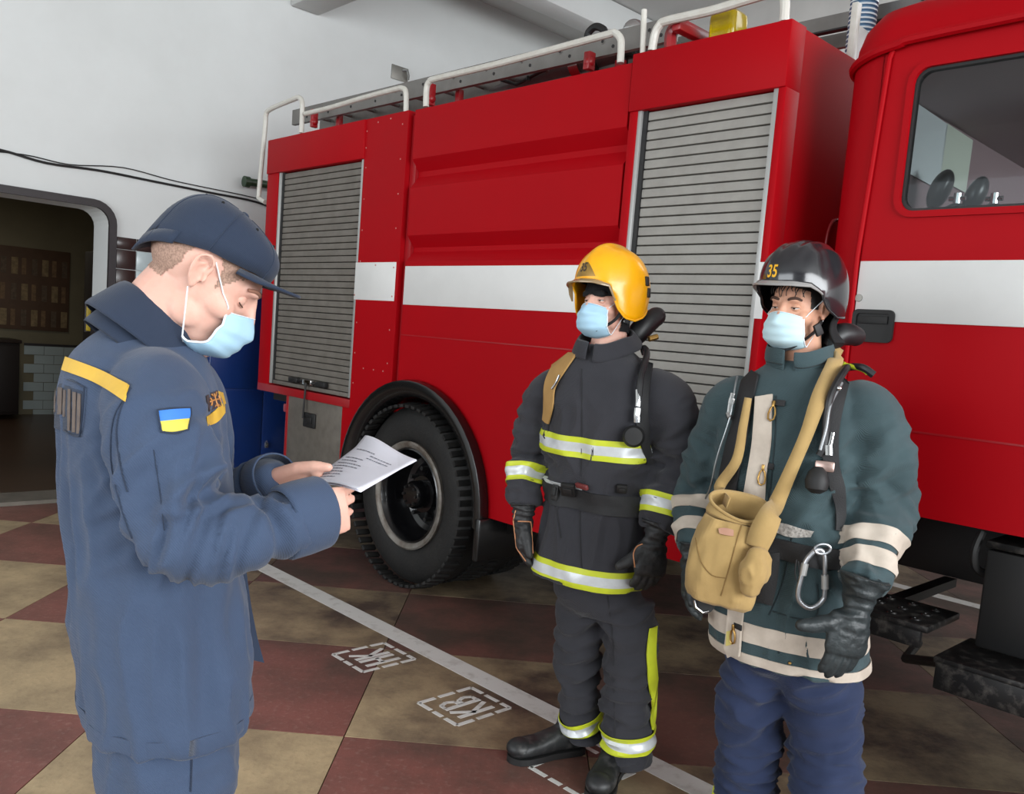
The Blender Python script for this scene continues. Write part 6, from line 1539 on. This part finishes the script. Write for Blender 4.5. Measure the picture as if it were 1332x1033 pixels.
# side pocket with gathered mouth
b = MB(); limb(b, [P(977, 765, 2.28), P(980, 742, 2.275), P(985, 722, 2.28)], [.028, .038, .026], 20, flat=.8); b.ell(P(992, 738, 2.285), (.024, .02, .05))
pm = remesh(b, .004, 4, disp=lambda V, N: N * ((.35 - np.abs(pnoise(V * [34, 34, 20])) * 1.4) * .006)[:, None]); pm.materials.append(M_khaki); link('side_pocket', pm, bg)
pix_lines('seam', [[(966, 680), (958, 705), (948, 740), (938, 775)], [(905, 700), (912, 730), (926, 748), (945, 752)]], bgt, bg, mat('khaki_seam', (130, 102, 58), .9), .0016, .001)
pixstrip('leather_tab', [(934, 688), (944, 687), (954, 690)], [(936, 695), (945, 697), (954, 698)], bgt, bg, [mat('pink_leather', (176, 132, 110), .7)], off=.006, th=.003, n=6)
def free_ribbon(nm, pts, hw, par, m, th=.003):
    pts = smooth_path(pts, 6); hw = [x.x for x in smooth_path([(h, 0, 0) for h in hw], 6)]; A = []; B = []
    for i, p in enumerate(pts):
        t = (pts[min(i + 1, len(pts) - 1)] - pts[max(i - 1, 0)]).normalized(); s_ = t.cross(fwdV).normalized(); A.append(p + s_ * hw[i]); B.append(p - s_ * hw[i])
    M_ = [(a + b_) / 2 - fwdV * .002 for a, b_ in zip(A, B)]
    b = MB(); b.loft([A, M_, B], cap=False, closed_ring=False); o = link(nm, b.mesh(nm, m, ang=80), par); md = o.modifiers.new('s', 'SOLIDIFY'); md.thickness = th; return o
def near(px, py, off=.03):
    s_ = surf(jt2, px, py, off); return s_
ps = [near(1084, 462, .02), near(1078, 480, .03), near(1066, 520, .035), near(1050, 565, .035), near(1034, 605, .04), near(1018, 640, .05), P(1003, 668, 2.32), P(992, 692, 2.30), P(984, 712, 2.30)]
ps = [p for p in ps if p is not None]
free_ribbon('carry_strap', [P(1090, 452, 2.62)] + ps, [.018] + [.022] * 3 + [.018, .018, .022, .03, .034, .03][:len(ps) - 3], bg, M_khaki)
ps = [near(981, 520, .03), near(975, 560, .03), near(965, 600, .035), near(955, 630, .05), P(948, 655, 2.36)]
free_ribbon('carry_strap', [p for p in ps if p is not None], [.010, .012, .014, .016, .016][:len([p for p in ps if p is not None])], bg, M_khaki)

# ------------------------------------------------------------ carabiner hooked on the belt
kc = surf(jt2, 1060, 755, .03)
cb_ = root_world('carabiner', 'large silver screw-gate carabiner hanging from the black belt beside the glove', 'carabiner', kc)
Dk = None
def K(px, py, off=.028): return surf(jt2, px, py, off)
M_steel = mat('brushed_steel', (176, 178, 182), .3, .85)
def Kd(px, py, base=None):
    return P(px, py, kc.y)
loop = [Kd(*p) for p in ((1060, 716), (1048, 730), (1042, 752), (1038, 770), (1040, 782), (1052, 791), (1064, 787), (1072, 778), (1073, 765), (1073, 740), (1072, 722), (1067, 715))]
obj('body', MB().tube(smooth_path(loop[:8], 5), .0075, 12), M_steel, parent=cb_)
obj('gate', MB().tube(smooth_path(loop[7:] + loop[:1], 4), .0068, 12), M_steel, parent=cb_)
obj('gate_sleeve', MB().tube([Kd(1073, 766), Kd(1073, 748)], .0105, 14), M_rail, parent=cb_)
obj('gate_sleeve', MB().tube([Kd(1047, 733), Kd(1044, 748)], .0105, 14), M_rail, parent=cb_)
obj('ring', MB().tube([Kd(1069, 714) + CR * (.022 * cos(t)) + Z * (.014 * sin(t)) - _f * .006 for t in np.linspace(0, 2 * pi, 20)[:-1]], .004, 8, closed=True), M_steel, parent=cb_)
obj('cord', MB().tube(smooth_path([Kd(1036, 728), Kd(1034, 745), Kd(1037, 756), Kd(1040, 748), Kd(1038, 730)], 4), .002, 6), M_web, parent=cb_)
